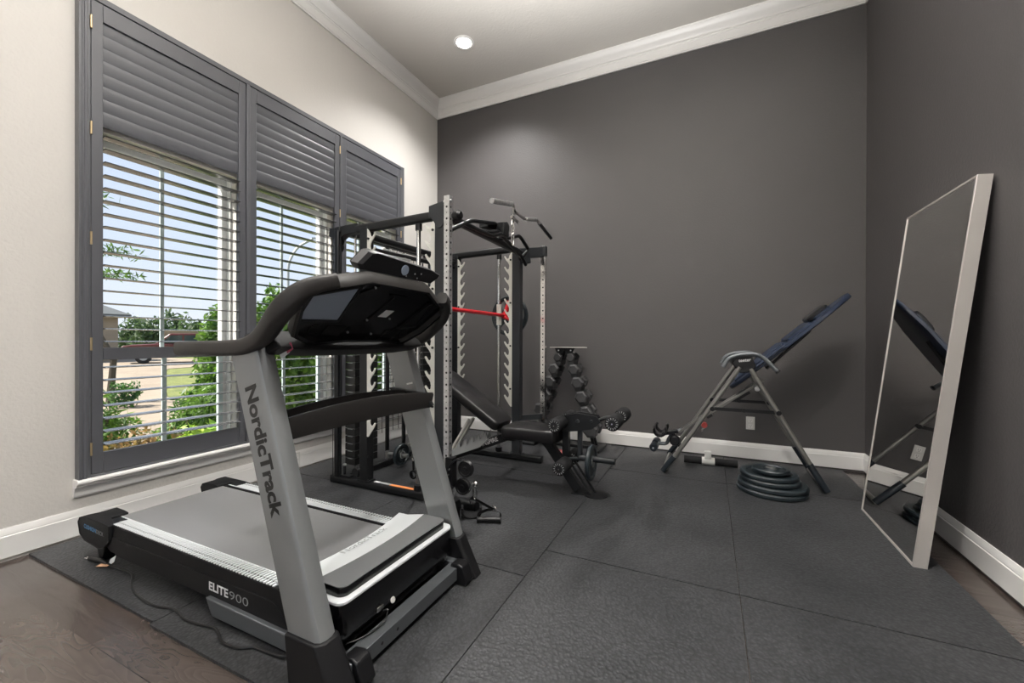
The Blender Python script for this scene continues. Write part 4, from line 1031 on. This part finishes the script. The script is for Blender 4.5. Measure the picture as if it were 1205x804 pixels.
MB().tube(fillet([(-0.72, 2.95, 0.545), (-0.66, 2.95, 0.575), (-0.565, 2.95, 0.585)], 0.04, 4), 0.014, 12).build('extension_arm', 'powder', T)
def roller(x, z, r=0.049, l=(2.72, 2.885), far=(3.005, 3.165)):
    for a, b in (l, far):
        mb = MB().lathe((x, (a + b) / 2, z), (0, 1, 0), [(0.012, -(b - a) / 2), (r - 0.010, -(b - a) / 2), (r, -(b - a) / 2 + 0.010), (r, (b - a) / 2 - 0.010), (r - 0.010, (b - a) / 2), (0.012, (b - a) / 2)], 32, 0)
        f_ = mb.build('foam_roller', 'foam', T, ang=50)
        y = a - 0.001
        mb = MB().lathe((x, y, z), (0, 1, 0), [(0, -0.002), (r * 0.78, -0.002), (r * 0.78, 0.002), (0, 0.002)], 28, 0)
        for k in range(14):
            an = 2 * PI * k / 14; p = V((x + r * 0.66 * math.cos(an), y - 0.0022, z + r * 0.66 * math.sin(an)))
            d = V((math.cos(an), 0, math.sin(an)))
            mb.obox(p, d * r * 0.13, V((0, 0.0005, 0)), d.cross(V((0, 1, 0))) * 0.0022, 1)
        mb.cyl((x, y - 0.006, z), (x, y, z), 0.005, 10, 2)
        mb.build('roller_cap', ['black_plastic', 'label_grey', 'chrome'], sub(f_, T), smooth=False)
    return MB().cyl((x, l[0], z), (x, far[1], z), 0.011, 12).build('roller_axle', 'zinc', T)
roller(-0.968, 0.530); roller(-0.932, 0.236, 0.050); roller(-0.570, 0.578, 0.050)
S = plate('weight_plate', 'black weight plate slid on the sleeve of the bench leg attachment', (-0.765, 2.95, 0.244), (1, 0, 0), 0.128, 0.030)

# ------------------------------------------------------------------ dumbbell tower with hex dumbbells
T = thing('dumbbell_rack', 'narrow black A-frame tower of hex dumbbells against the charcoal wall', 'dumbbell rack', (-1.24, 4.2, GZ))
def LX(z): return -1.395 - (1.0 - z) * 0.34
def RX(z): return -1.335 + (1.0 - z) * 0.30
for y in (4.155, 4.245):
    MB().bar((LX(1.03), y, 1.03), (LX(0.03), y, 0.03), 0.02, 0.030).build('side_rail', 'powder', T, bevel=0.003)
    MB().bar((RX(1.03), y, 1.03), (RX(0.03), y, 0.03), 0.02, 0.030).build('side_rail', 'powder', T, bevel=0.003)
MB().xy([(-1.50, 4.08), (-1.21, 4.08), (-1.12, 4.14), (-1.21, 4.31), (-1.44, 4.31)], 1.045, 1.053).build('top_plate', 'champagne', T, smooth=False)
MB().xz([(-1.46, 1.045), (-1.24, 1.045), (-1.27, 0.985), (-1.33, 0.985), (-1.36, 1.03), (-1.37, 0.985), (-1.43, 0.985)], 4.115, 4.122, 0).cyl((-1.415, 4.110, 1.018), (-1.415, 4.115, 1.018), 0.008, 10, 1).cyl((-1.285, 4.110, 1.018), (-1.285, 4.115, 1.018), 0.008, 10, 1).build('head_bracket', ['powder', 'label_white'], T, smooth=False)
MB().box(-1.80, -1.66, 4.05, 4.36, GZ, 0.04).box(-1.10, -0.97, 4.05, 4.36, GZ, 0.04).box(-1.75, -1.02, 4.18, 4.23, GZ, 0.045).build('base_frame', 'powder', T, bevel=0.005)
def dumbbell(r, w, gl, label, grp='hex dumbbells on the tower'):
    S = thing('dumbbell', label, 'dumbbell', (0, 0, 0), grp)
    for s in (-1, 1):
        pr = [(r * math.cos(math.radians(a)), r * math.sin(math.radians(a))) for a in range(10, 370, 60)]
        a0, a1 = gl / 2, gl / 2 + w
        L_ = [[(x * k, s * a, z * k) for x, z in pr] for a, k in ((a0, 0.75), (a0 + w * 0.18, 1.0), (a1 - w * 0.18, 1.0), (a1, 0.72))]
        MB().loft(L_).build('head', 'iron', S, bevel=0.003, ang=25)
    MB().tube([(0, -gl / 2 - 0.01, 0), (0, 0, 0), (0, gl / 2 + 0.01, 0)], 0.014, 14, scales=[0.9, 1.15, 0.9]).build('handle', 'zinc', S)
    return S['_e']
words = ['topmost', 'second', 'third', 'fourth', 'fifth', 'lowest']
zs = [0.945, 0.822, 0.690, 0.545, 0.395, 0.225]; rs = [0.050, 0.061, 0.066, 0.070, 0.074, 0.082]
for side in ('left', 'right'):
    for k in range(6):
        z, r = zs[k], rs[k]; x = (LX(z) - 0.012) if side == 'left' else (RX(z) + 0.030)
        d = dumbbell(r, r * 0.95, 0.11, '%s hex dumbbell %sin the %s arm of the tower' % (words[k], '' if k in (0, 5) else 'from the top ', side))
        d.location = (x, 4.20, z); d['label'] = ('black hex dumbbell, %s in the %s-hand column of the tower' % (words[k] + ('' if k in (0, 5) else ' from top'), side))
        MB_ = MB().xz([(x - 0.038, z - 0.028), (x + 0.038, z - 0.028), (x + 0.030, z - 0.085), (x - 0.030, z - 0.085)], 4.118, 4.282)
        MB_.build('cradle', 'iron', T, smooth=False, bevel=0.004)
# small items on the floor between bench and tower
tag(MB().tube([(-1.36, 3.80, 0.040), (-1.22, 3.86, 0.040)], 0.026, 14).build('hand_weight', 'knob_red'), 'small dark red hand weight on the mat seen under the bench seat', 'hand weight')

# ------------------------------------------------------------------ inversion table
T = thing('inversion_table', 'navy inversion table tilted up on grey A-frame legs before the charcoal wall', 'inversion table', (0.22, 4.0, GZ))
Y1, Y2 = 3.70, 4.28
for y in (Y1, Y2):
    MB().tube([(-0.325, y, 0.05), (0.215, y, 0.915)], 0.0185, 18).build('leg', 'grey_blue_tube', T)
    MB().tube([(0.755, y, 0.06), (0.285, y, 0.905)], 0.0185, 18).build('leg', 'grey_blue_tube', T)
    MB().tube([(-0.352, y, GZ + 0.016), (-0.262, y, 0.160)], 0.0235, 16).build('leg_boot', 'boot', T)
    MB().tube([(0.775, y, GZ + 0.016), (0.665, y, 0.215)], 0.0235, 16).build('leg_boot', 'boot', T)
    s = -1 if y == Y1 else 1
    MB().xz([(0.155, 0.945), (0.20, 1.005), (0.295, 1.010), (0.325, 0.92), (0.285, 0.875), (0.215, 0.87)], y - 0.012, y + 0.012, 0).build('pivot_plate', 'black_plastic', T, bevel=0.006)
    MB().tube(fillet([(0.098, y - 0.02, 0.915), (0.135, y - 0.02, 0.985), (0.215, y - 0.02, 1.015), (0.345, y - 0.02, 1.022), (0.465, y - 0.02, 0.890)], 0.06, 6), 0.0165, 16).build('handle_grip', 'steel_dark', T)
    MB().cyl((0.46, y - 0.02, 0.895), (0.469, y - 0.02, 0.885), 0.0185, 14).build('grip_cap', 'black_plastic', T)
    MB().bar((0.02, y, 0.578), (0.475, y, 0.578), 0.006, 0.026).cyl((0.245, y - 0.006, 0.578), (0.245, y + 0.006, 0.578), 0.016, 12).cyl((0.022, y - 0.028, 0.578), (0.022, y + 0.0, 0.578), 0.018, 12).cyl((0.472, y - 0.028, 0.578), (0.472, y + 0.0, 0.578), 0.018, 12).build('spreader_arm', 'black_plastic', T)
# white mark on the near plate
mb = MB().text('teeter', (0.205, Y1 - 0.0125, 0.955), (1, 0, 0.12), (0, 0, 1), width=0.085, m=0, bold=0.02)
mb.build('plate_mark', 'label_white', T, smooth=False)
for x in (-0.340, 0.765): MB().tube([(x, Y1, GZ + 0.022), (x, Y2, GZ + 0.022)], 0.0175, 14).build('foot_tube', 'grey_blue_tube', T)
# bed
U = V((0.735, 0, 0.678)).normalized(); Nn = V((-U.z, 0, U.x)); B0 = V((0.155, 4.0, 0.735))
def BP(l, y, n=0.0): return B0 + U * l + V((0, y, 0)) + Nn * n
prof = [(0.0, 0.07), (0.03, 0.13), (0.10, 0.175), (0.25, 0.20), (0.42, 0.20), (0.60, 0.20), (0.80, 0.195), (0.92, 0.16), (1.02, 0.11), (1.09, 0.055), (1.105, 0.0)]
lo_, hi_ = [], []
def bedloop(n, k):
    rs_ = [BP((l - 0.55) * (k * 0.02 + 0.98) + 0.55, -w * k, n) for l, w in prof]; ls_ = [BP((l - 0.55) * (k * 0.02 + 0.98) + 0.55, w * k, n) for l, w in prof[:-1][::-1]]
    return rs_ + ls_
MB().loft([bedloop(-0.022, 0.93), bedloop(-0.014, 1.0), bedloop(0.006, 1.0), bedloop(0.012, 0.95)]).build('bed', 'blue_fabric', T, ang=40)
for k, (l0, l1, w) in enumerate(((0.06, 0.24, 0.15), (0.27, 0.52, 0.17), (0.55, 0.76, 0.16), (0.79, 0.93, 0.13))):
    o = [BP(l, y, 0) for l, y in rrect(l0, l1, -w, w, 0.03, 4)]
    MB().loft([[p + Nn * 0.010 for p in o], [p + Nn * 0.026 for p in o], [p.lerp(BP((l0 + l1) / 2, 0, 0), 0.08) + Nn * 0.030 for p in o]]).build('bed_panel', 'blue_fabric', T, ang=40)
MB().tube([BP(0.22, -0.205, 0.01), BP(0.48, -0.215, 0.012), BP(0.50, -0.205, 0.0)], (0.010, 0.016), 10).build('bed_rail', 'blue_fabric', T)
MB().loft([[BP(l, y, n) for l, y in rrect(0.76 + d, 0.93 - d, -0.11 + d, 0.11 - d, 0.03, 4)] for n, d in ((0.02, 0.004), (0.028, 0), (0.048, 0), (0.056, 0.012))]).build('head_pillow', 'vinyl_black', T, ang=50)
MB().tube([BP(0.30, -0.10, -0.055), BP(0.72, -0.10, -0.03)], 0.011, 10).build('bed_support', 'black_plastic', T)
# height rail running down to the ankle clamp
for dy in (-0.045, 0.045): MB().bar((0.40, 4.0 + dy, 0.80), (-0.24, 4.0 + dy, 0.315), 0.022, 0.022, side=(0, 1, 0)).build('height_rail', 'grey_blue_tube', T, bevel=0.003)
MB().bar((0.30, 4.0, 0.70), (0.20, 4.0, 0.625), 0.11, 0.03).bar((0.02, 4.0, 0.49), (-0.02, 4.0, 0.46), 0.11, 0.03).build('rail_clamp', 'black_plastic', T, bevel=0.004)
MB().lathe((0.345, 3.86, 0.74), (0, 1, 0), [(0, -0.03), (0.02, -0.03), (0.024, 0.0), (0.015, 0.03), (0, 0.03)], 18).build('adjust_knob', 'zinc', T)
MB().lathe((-0.037, 3.90, 0.405), (0, 1, 0), [(0, -0.025), (0.022, -0.025), (0.027, -0.005), (0.018, 0.02), (0, 0.02)], 18, 0).cyl((-0.037, 3.92, 0.405), (-0.06, 3.95, 0.345), 0.009, 10, 1).build('lock_knob', ['knob_red', 'chrome'], T)
MB().tube(fillet([(-0.22, 4.0, 0.33), (-0.29, 4.0, 0.295), (-0.33, 4.0, 0.235), (-0.345, 4.0, 0.19), (-0.42, 4.0, 0.185)], 0.05, 6), (0.016, 0.022), 14).build('ankle_arm', 'steel_dark', T)
for sy in (-1, 1):
    y = 4.0 + sy * 0.095
    MB().lathe((-0.445, y, 0.175), (0, 1, 0), [(0.006, -0.06), (0.028, -0.06), (0.036, -0.045), (0.032, 0.0), (0.036, 0.045), (0.028, 0.06), (0.006, 0.06)], 24).build('ankle_roller', 'boot', T, ang=50)
    cup = [(-0.395 + 0.05 * math.cos(math.radians(a)), y, 0.325 + 0.05 * math.sin(math.radians(a))) for a in range(150, 400, 20)]
    MB().tube(cup, (0.05, 0.010), 10, ref=(0, 1, 0)).build('ankle_cup', 'black_plastic', T, ang=50)
MB().cyl((-0.445, 3.84, 0.175), (-0.445, 4.16, 0.175), 0.008, 10).build('roller_axle', 'zinc', T)
MB().bar((-0.385, 4.0, 0.275), (-0.25, 4.0, 0.315), 0.06, 0.03).lathe((-0.275, 3.96, 0.235), (0, 1, 0), [(0, -0.03), (0.04, -0.03), (0.05, 0), (0.04, 0.03), (0, 0.03)], 20).bar((-0.30, 4.0, 0.30), (-0.22, 4.0, 0.16), 0.05, 0.03).build('ankle_bracket', 'black_plastic', T, bevel=0.004)

# foam bar behind the legs
S = thing('foam_bar', 'black foam-covered bar with a white square clamp lying by the back baseboard', 'foam bar', (0.01, 4.10, GZ))
A_, B_ = V((-0.205, 4.105, 0.045)), V((0.225, 4.125, 0.045))
MB().tube([A_, B_], 0.031, 24).build('bar', 'foam', S, ang=50)
d_ = (B_ - A_).normalized(); c_ = A_.lerp(B_, 0.46)
MB().tube([c_ - d_ * 0.052, c_ + d_ * 0.052], 0.034, 24).build('sleeve', 'white_plastic', S)
MB().obox(c_ + V((-0.002, -0.01, 0.058)), d_ * 0.028, (0, 0.024, 0), (0, 0, 0.032)).build('square_bracket', 'white_plastic', S, bevel=0.003)

# ------------------------------------------------------------------ leaning mirror
b0 = V((0.905, 0, GZ)); tp_ = V((1.128, 0, 1.902)); uu = (tp_ - b0).normalized(); nn = V((uu.z, 0, -uu.x))   # nn points to the wall
Ya, Yb = 2.690, 3.462; H_ = (tp_ - b0).length; TH = 0.056
S = thing('leaning_mirror', 'tall rectangular mirror in a pale champagne frame leaning on the right wall', 'mirror', (0.93, (Ya + Yb) / 2, GZ))
def fb(y0, y1, h0, h1, d0, d1):
    c = b0 + V((0, (y0 + y1) / 2, 0)) + uu * (h0 + h1) / 2 + nn * (d0 + d1) / 2
    return (c, V((0, (y1 - y0) / 2, 0)), uu * (h1 - h0) / 2, nn * (d1 - d0) / 2)
fw = 0.012
mb = MB()
mb.obox(*fb(Ya, Ya + fw, 0, H_, 0, TH)).obox(*fb(Yb - fw, Yb, 0, H_, 0, TH)).obox(*fb(Ya + fw, Yb - fw, 0, fw, 0, TH)).obox(*fb(Ya + fw, Yb - fw, H_ - fw, H_, 0, TH))
mb.build('frame', 'champagne', S, bevel=0.0015)
MB().obox(*fb(Ya + fw, Yb - fw, fw, H_ - fw, 0.004, 0.010)).build('glass', 'mirror', S, smooth=False)
MB().obox(*fb(Ya + fw, Yb - fw, fw, H_ - fw, 0.012, 0.018)).build('backing', 'black_matte', S, smooth=False)

# ------------------------------------------------------------------ outside
GZO = -0.30
g = MB().box(-110, XL - WT, -50, 110, GZO - 0.5, GZO); struct(g.build('ground', 'lawn', smooth=False))
poly = [(-5.4, -20), (-60, -20), (-60, 19), (-25.5, 17.0), (-23.5, 11.0), (-19, 8.7), (-12, 5.6), (-9.0, 4.9), (-7.2, 4.3), (-5.9, 3.0)]
struct(MB().xy(poly, GZO - 0.1, GZO + 0.02).build('driveway', 'concrete', smooth=False))

def leaves(c, rad, n, size, shell=0.55, seed=1, flat=0.0, spiky=False):
    rnd = random.Random(seed); mb = MB(); c = V(c)
    for _ in range(n):
        while True:
            p = V((rnd.uniform(-1, 1), rnd.uniform(-1, 1), rnd.uniform(-1, 1)))
            if shell < p.length < 1: break
        lump = 0.80 + 0.28 * math.sin(p.x * 5 + seed) * math.cos(p.y * 6 + seed * 2) + 0.1 * math.sin(p.z * 9 + seed)
        p = V((p.x * rad[0], p.y * rad[1], p.z * rad[2])) * lump + c
        if p.z < GZO + 0.02: continue
        a = V((rnd.gauss(0, 1), rnd.gauss(0, 1), rnd.gauss(0, 1) * (1 - flat))).normalized()
        b = a.cross(V((rnd.gauss(0, 1), rnd.gauss(0, 1), rnd.gauss(0, 1)))).normalized()
        s = size * rnd.uniform(0.6, 1.3); w = s * (0.16 if spiky else 0.42)
        mb.add([p - a * s, p + b * w, p + a * s, p - b * w], [(0, 1, 2, 3)])
    return mb
def shrub(label, blobs, mt, size, dens, seed, spiky=False, name='shrub', trunk=None, core=True):
    x = sum(b_[0] for b_ in blobs) / len(blobs); y = sum(b_[1] for b_ in blobs) / len(blobs)
    S = thing(name, label, 'tree' if 'tree' in name else 'shrub', (x, y, GZO))
    mb = MB()
    for i, (bx, by, bz, rx, ry, rz) in enumerate(blobs):
        k = leaves((bx, by, bz), (rx, ry, rz), int(dens * (rx * ry + rx * rz + ry * rz)), size, seed=seed + i, spiky=spiky)
        mb.add(k.v, k.f)
    mb.build('foliage', mt, S, smooth=False, recalc=False)
    t = MB()
    if trunk:
        for tr in trunk: t.tube([V(p) for p in tr[0]], tr[1], 8, scales=[1 - 0.6 * i / max(1, len(tr[0]) - 1) for i in range(len(tr[0]))])
    else:
        for i, (bx, by, bz, rx, ry, rz) in enumerate(blobs):
            t.tube([(x, y, GZO), (bx, by, bz), (bx + rx * 0.3, by, bz + rz * 0.6)], 0.03 * size / 0.05, 6, scales=[1, 0.7, 0.3])
    t.build('trunk' if trunk else 'branches', 'bark', S)
    return S
shrub('bright green feathery bush just outside the first window, right of its centre bar', [(-4.75, 2.62, 0.22, 0.42, 0.42, 0.48), (-5.1, 3.05, 0.18, 0.5, 0.5, 0.50), (-4.6, 2.28, 0.10, 0.25, 0.3, 0.42)], 'leaf', 0.055, 5200, 3, True)
shrub('feathery green bush at the lower left of the first window', [(-4.80, 1.76, 0.20, 0.30, 0.26, 0.42), (-4.55, 1.55, 0.1, 0.3, 0.25, 0.42)], 'leaf', 0.055, 5200, 11, True)
shrub('rust and olive coloured low bush below the first window', [(-4.25, 1.75, 0.06, 0.30, 0.34, 0.38), (-4.25, 2.05, 0.0, 0.25, 0.25, 0.34)], 'leaf_rust', 0.030, 6500, 23)
shrub('lime green low plant below the first window', [(-3.95, 2.12, 0.10, 0.22, 0.30, 0.30)], 'leaf_lime', 0.05, 5200, 31)
shrub('tall narrow green shrub seen beside the first window jamb', [(-7.1, 4.05, 0.75, 0.42, 0.42, 1.05), (-7.15, 4.2, 1.35, 0.25, 0.28, 0.5), (-6.8, 3.7, 0.1, 0.35, 0.35, 0.7)], 'leaf', 0.055, 2600, 41)
shrub('big round green shrub outside the middle window', [(-5.0, 3.55, 0.85, 0.55, 0.62, 1.10), (-4.9, 4.25, 0.45, 0.5, 0.6, 0.95), (-4.8, 4.9, 0.40, 0.5, 0.6, 0.9)], 'leaf', 0.06, 2600, 53)
shrub('dark green hedge bush outside the last window', [(-4.9, 5.7, 0.45, 0.5, 0.6, 0.95), (-4.8, 6.6, 0.45, 0.5, 0.6, 0.95)], 'leaf_dark', 0.06, 2600, 61)
shrub('young tree with thin slanted trunk and sparse leaves at the left edge of the window',
      [(-11.6, 4.50, 3.02, 0.42, 0.55, 0.16), (-11.7, 4.55, 2.55, 0.35, 0.55, 0.15), (-11.8, 4.1, 4.15, 0.5, 0.5, 0.2), (-12.2, 2.9, 4.6, 1.3, 1.2, 1.1)], 'leaf', 0.10, 300, 71, True, name='tree',
      trunk=[([(-11.95, 4.50, GZO), (-11.85, 4.53, 0.7), (-11.95, 4.3, 1.3), (-12.2, 3.3, 3.4)], 0.075), ([(-12.05, 3.8, 2.2), (-11.8, 4.2, 2.5), (-11.6, 4.6, 2.55)], 0.02), ([(-12.1, 3.7, 2.6), (-11.8, 4.2, 3.0), (-11.6, 4.6, 3.02)], 0.02)])
shrub('pale round bush near the slanted tree trunk', [(-10.9, 4.35, -0.02, 0.33, 0.33, 0.30)], 'leaf_dark', 0.04, 2600, 77)
rn = random.Random(5)
rows = [(-0.86, 50, 4.4, 3.5), (-0.815, 57, 6.0, 4.0), (-0.765, 51, 4.3, 3.5), (-0.735, 60, 4.3, 3.6), (-0.70, 50, 4.9, 3.3), (-0.905, 60, 5.0, 4.2), (-0.66, 64, 3.6, 4.2)]
for i, (u, dep, h, w) in enumerate(rows):
    X = (u * 0.9036 - 0.4284) * dep; Yy = (u * 0.4284 + 0.9036) * dep
    pos = ['directly above the red pickup cab', 'behind the house corner', 'right of the window centre bar', 'low one by the fence', 'at the fence end', 'behind the beige house', 'past the tall narrow shrub'][i]
    shrub('distant round green tree on the skyline, ' + pos, [(X, Yy, 0.35 * h, w * 0.62, w * 0.62, h * 0.62), (X - 0.5, Yy + 0.3, 0.2 * h, w * 0.7, w * 0.7, h * 0.5)], 'leaf_far', 0.34, 34, 90 + i, name='tree', trunk=[([(X, Yy, GZO), (X, Yy, h * 0.5)], 0.25)])
# fence
S = thing('wooden_fence', 'brown board fence far beyond the driveway under the distant trees', 'fence', (-41, 24, GZO))
p0, p1 = V((-45.5, 21.0, 0)), V((-34.6, 27.5, 0)); dd = (p1 - p0).normalized(); L_ = (p1 - p0).length
mb = MB(); k = 0.0
while k < L_:
    a = p0 + dd * k; mb.prism([(0, GZO), (0, 1.95), (0.07, 2.0), (0.14, 1.95), (0.14, GZO)], a, dd, (0, 0, 1), dd.cross(V((0, 0, 1))) * 0.03); k += 0.16
mb.build('boards', 'fence', S, smooth=False)
mb = MB()
for z in (0.2, 1.5): mb.bar(p0 + V((0, 0, z)), p1 + V((0, 0, z)), 0.06, 0.1, side=(dd.y, -dd.x, 0))
mb.build('fence_rail', 'fence', S, smooth=False)
# beige house
def house(name, label, x0, x1, y0, y1, eave, ridge, wm, over=0.5):
    S = thing(name, label, 'house', ((x0 + x1) / 2, (y0 + y1) / 2, GZO))
    mb = MB().box(x0, x1, y0, y1, GZO, eave, 0); mb.build('walls', wm, S, smooth=False)
    a, b, c, d = x0 - over, x1 + over, y0 - over, y1 + over; r = min(b - a, d - c) / 2
    if (d - c) > (b - a): rp_ = [((a + b) / 2, c + r, ridge), ((a + b) / 2, d - r, ridge)]
    else: rp_ = [(a + r, (c + d) / 2, ridge), (b - r, (c + d) / 2, ridge)]
    vs = [(a, c, eave), (b, c, eave), (b, d, eave), (a, d, eave), (a, c, eave - 0.18), (b, c, eave - 0.18), (b, d, eave - 0.18), (a, d, eave - 0.18)] + rp_
    if (d - c) > (b - a): fs = [(0, 1, 8), (1, 2, 9, 8), (2, 3, 9), (3, 0, 8, 9)]
    else: fs = [(3, 0, 8), (0, 1, 9, 8), (1, 2, 9), (2, 3, 8, 9)]
    fs += [(0, 4, 5, 1), (1, 5, 6, 2), (2, 6, 7, 3), (3, 7, 4, 0), (4, 7, 6, 5)]
    MB().add(vs, fs).build('roof', 'shingle', S, smooth=False)
    return S
S = house('house', 'beige house with a grey hip roof at the left edge of the first window', -46, -35.0, 2.0, 13.6, 2.75, 6.2, 'stucco')
MB().box(-35.02, -34.93, 10.6, 11.9, 0.6, 2.1, 0).build('window', 'car_glass', S, smooth=False)
MB().box(-35.02, -34.9, 12.35, 12.75, -0.2, 2.55, 0).build('column', 'stucco_white', S, smooth=False)
S = house('house', 'pale house with grey pitched roof seen through the middle window above the console', -33, -25.5, 23.0, 32.0, 3.5, 5.3, 'stucco_white')
MB().box(-25.52, -25.44, 25.0, 26.4, 0.8, 2.2, 0).build('window', 'car_glass', S, smooth=False)
# pickup truck
S = thing('pickup_truck', 'dark red pickup truck parked across the driveway outside the first window', 'truck', (-29.7, 14.6, GZO))
ax = V((0.405, 0.914, 0)); sd = V((0.914, -0.405, 0)); C0 = V((-29.7, 14.6, GZO)); up_ = V((0, 0, 1))
def TP(l, w, z): return C0 + ax * l + sd * w + up_ * z
body = [(-2.7, 0.45), (-2.7, 1.02), (-2.3, 1.10), (-1.25, 1.16), (-0.55, 1.78), (0.75, 1.80), (1.10, 1.18), (2.75, 1.15), (2.80, 0.50), (2.2, 0.42), (-2.2, 0.40)]
lower = [(-2.7, 0.45), (-2.7, 1.02), (-2.3, 1.10), (-1.25, 1.16), (1.10, 1.18), (2.75, 1.15), (2.80, 0.50), (2.2, 0.42), (-2.2, 0.40)]
MB().prism(lower, TP(0, -0.95, 0), ax, up_, sd * 1.9).build('body', 'truck_red', S, bevel=0.06)
cab = [(-1.25, 1.15), (-0.55, 1.78), (0.75, 1.80), (1.10, 1.15)]
MB().prism(cab, TP(0, -0.82, 0), ax, up_, sd * 1.64).build('cab', 'truck_red', S, bevel=0.06)
for s in (-1, 1):
    MB().prism([(-1.0, 1.20), (-0.52, 1.66), (0.02, 1.68), (0.02, 1.20)], TP(0, s * 0.83, 0), ax, up_, sd * 0.01 * s).prism([(0.12, 1.20), (0.12, 1.68), (0.62, 1.68), (0.88, 1.20)], TP(0, s * 0.83, 0), ax, up_, sd * 0.01 * s).build('side_window', 'car_glass', S, smooth=False)
    for l in (-1.75, 1.80):
        MB().lathe(TP(l, s * 0.88, 0.40), sd, [(0, -0.13), (0.30, -0.13), (0.38, -0.09), (0.38, 0.09), (0.30, 0.13), (0, 0.13)], 24, 0).lathe(TP(l, s * 0.88, 0.40), sd, [(0, -0.135), (0.2, -0.135), (0.2, 0.135), (0, 0.135)], 20, 1).build('wheel', ['tyre', 'galv'], S)
# street lamp
S = thing('street_lamp', 'tall street lamp with a curved arm seen through the middle window', 'street lamp', (-23.2, 16.8, GZO))
u_ = (340 - 602.5) / 490.18
X, Yy = -22.2, 16.35
MB().tube(fillet([(X, Yy, GZO), (X, Yy, 5.6), (X + 0.25, Yy + 0.4, 6.6), (X + 0.75, Yy + 1.05, 7.15)], 0.9, 6), 0.07, 10).build('pole', 'galv', S)
MB().loft([[(X + 0.72 + k * 0.30, Yy + 1.0 + k * 0.42, 7.12 + 0.06 * k + dz) , (X + 0.82 + k * 0.30, Yy + 0.93 + k * 0.42, 7.12 + 0.06 * k + dz), (X + 0.82 + k * 0.30, Yy + 0.93 + k * 0.42, 7.22 + 0.06 * k + dz), (X + 0.72 + k * 0.30, Yy + 1.0 + k * 0.42, 7.22 + 0.06 * k + dz)] for k, dz in ((0, 0), (0.5, 0.0), (1.6, 0.02))]).build('lamp_head', 'galv', S)

# ------------------------------------------------------------------ light
W = bpy.data.worlds.new('sky'); SC.world = W; W.use_nodes = True
nt = W.node_tree; bg = nt.nodes['Background']
tc = nt.nodes.new('ShaderNodeTexCoord'); sx = nt.nodes.new('ShaderNodeSeparateXYZ'); cr = nt.nodes.new('ShaderNodeValToRGB')
nt.links.new(tc.outputs['Generated'], sx.inputs[0]); nt.links.new(sx.outputs['Z'], cr.inputs['Fac']); nt.links.new(cr.outputs['Color'], bg.inputs['Color'])
e = cr.color_ramp.elements
e[0].position = 0.0; e[0].color = (0.72, 0.77, 0.84, 1); e[1].position = 0.75; e[1].color = (0.40, 0.52, 0.76, 1)
k = cr.color_ramp.elements.new(0.16); k.color = (0.60, 0.69, 0.83, 1)
bg.inputs['Strength'].default_value = 1.10

def light(name, kind, loc, power, color=(1, 1, 1), rot=None, **kw):
    l = bpy.data.lights.new(name, kind); l.energy = power; l.color = color
    for a, b in kw.items(): setattr(l, a, b)
    o = bpy.data.objects.new(name, l); o.location = loc
    if rot is not None: o.rotation_euler = rot
    COL.objects.link(o); return o
s_ = light('sun', 'SUN', (0, 0, 20), 12.5, (1.0, 0.95, 0.86), angle=math.radians(0.6))
s_.rotation_euler = V((-0.52, -0.42, 0.74)).to_track_quat('Z', 'Y').to_euler()
WARM = (1.0, 0.98, 0.955)
for (x, y, p, a) in ((-2.29, 3.66, 350, 128), (-2.15, 0.9, 85, 120), (0.10, 1.2, 250, 140), (-2.20, -1.6, 140, 140), (0.1, -1.6, 150, 140)):
    light('downlight_lamp', 'SPOT', (x, y, HC - 0.012), p, WARM, rot=(0, 0, 0), spot_size=math.radians(a), spot_blend=1.0, shadow_soft_size=0.07)
# added fill lamps, unseen: upward spot for ceiling bounce, point behind the camera
light('bounce_fill_spot', 'SPOT', (-0.5, 0.3, 1.7), 3000, (1.0, 0.99, 0.975), rot=(PI - math.radians(14), 0, 0), spot_size=math.radians(102), spot_blend=1.0, shadow_soft_size=0.15)
light('rear_fill_point', 'POINT', (-0.5, -1.6, 2.5), 30, (1.0, 0.97, 0.93), shadow_soft_size=0.35)

# ------------------------------------------------------------------ camera
cam = bpy.data.cameras.new('camera'); co = bpy.data.objects.new('camera', cam); COL.objects.link(co); SC.camera = co
Fw, CX, CY = 490.18, 602.5, 402.0
cam.sensor_width = 36; cam.sensor_fit = 'HORIZONTAL'; cam.lens = Fw / 1205 * 36
cam.clip_start = 0.05; cam.clip_end = 300
yaw, pitch, roll = 0.4427, -0.0027, 0.0024
F = V((-math.sin(yaw), math.cos(yaw), 0)); R = V((math.cos(yaw), math.sin(yaw), 0)); U_ = V((0, 0, 1))
F, U_ = F * math.cos(pitch) + U_ * math.sin(pitch), U_ * math.cos(pitch) - F * math.sin(pitch)
R, U_ = R * math.cos(roll) + U_ * math.sin(roll), U_ * math.cos(roll) - R * math.sin(roll)
co.matrix_world = Matrix(((R.x, U_.x, -F.x, 0), (R.y, U_.y, -F.y, 0), (R.z, U_.z, -F.z, 1.12), (0, 0, 0, 1)))

SC.view_settings.view_transform = 'Standard'; SC.view_settings.look = 'None'; SC.view_settings.exposure = 0.28; SC.view_settings.gamma = 1.0
SC.view_settings.use_curve_mapping = False
SC.cycles.use_denoising = True
SC.cycles.max_bounces = 8; SC.cycles.diffuse_bounces = 5; SC.cycles.glossy_bounces = 4; SC.cycles.transparent_max_bounces = 12
SC.cycles.sample_clamp_indirect = 6.0
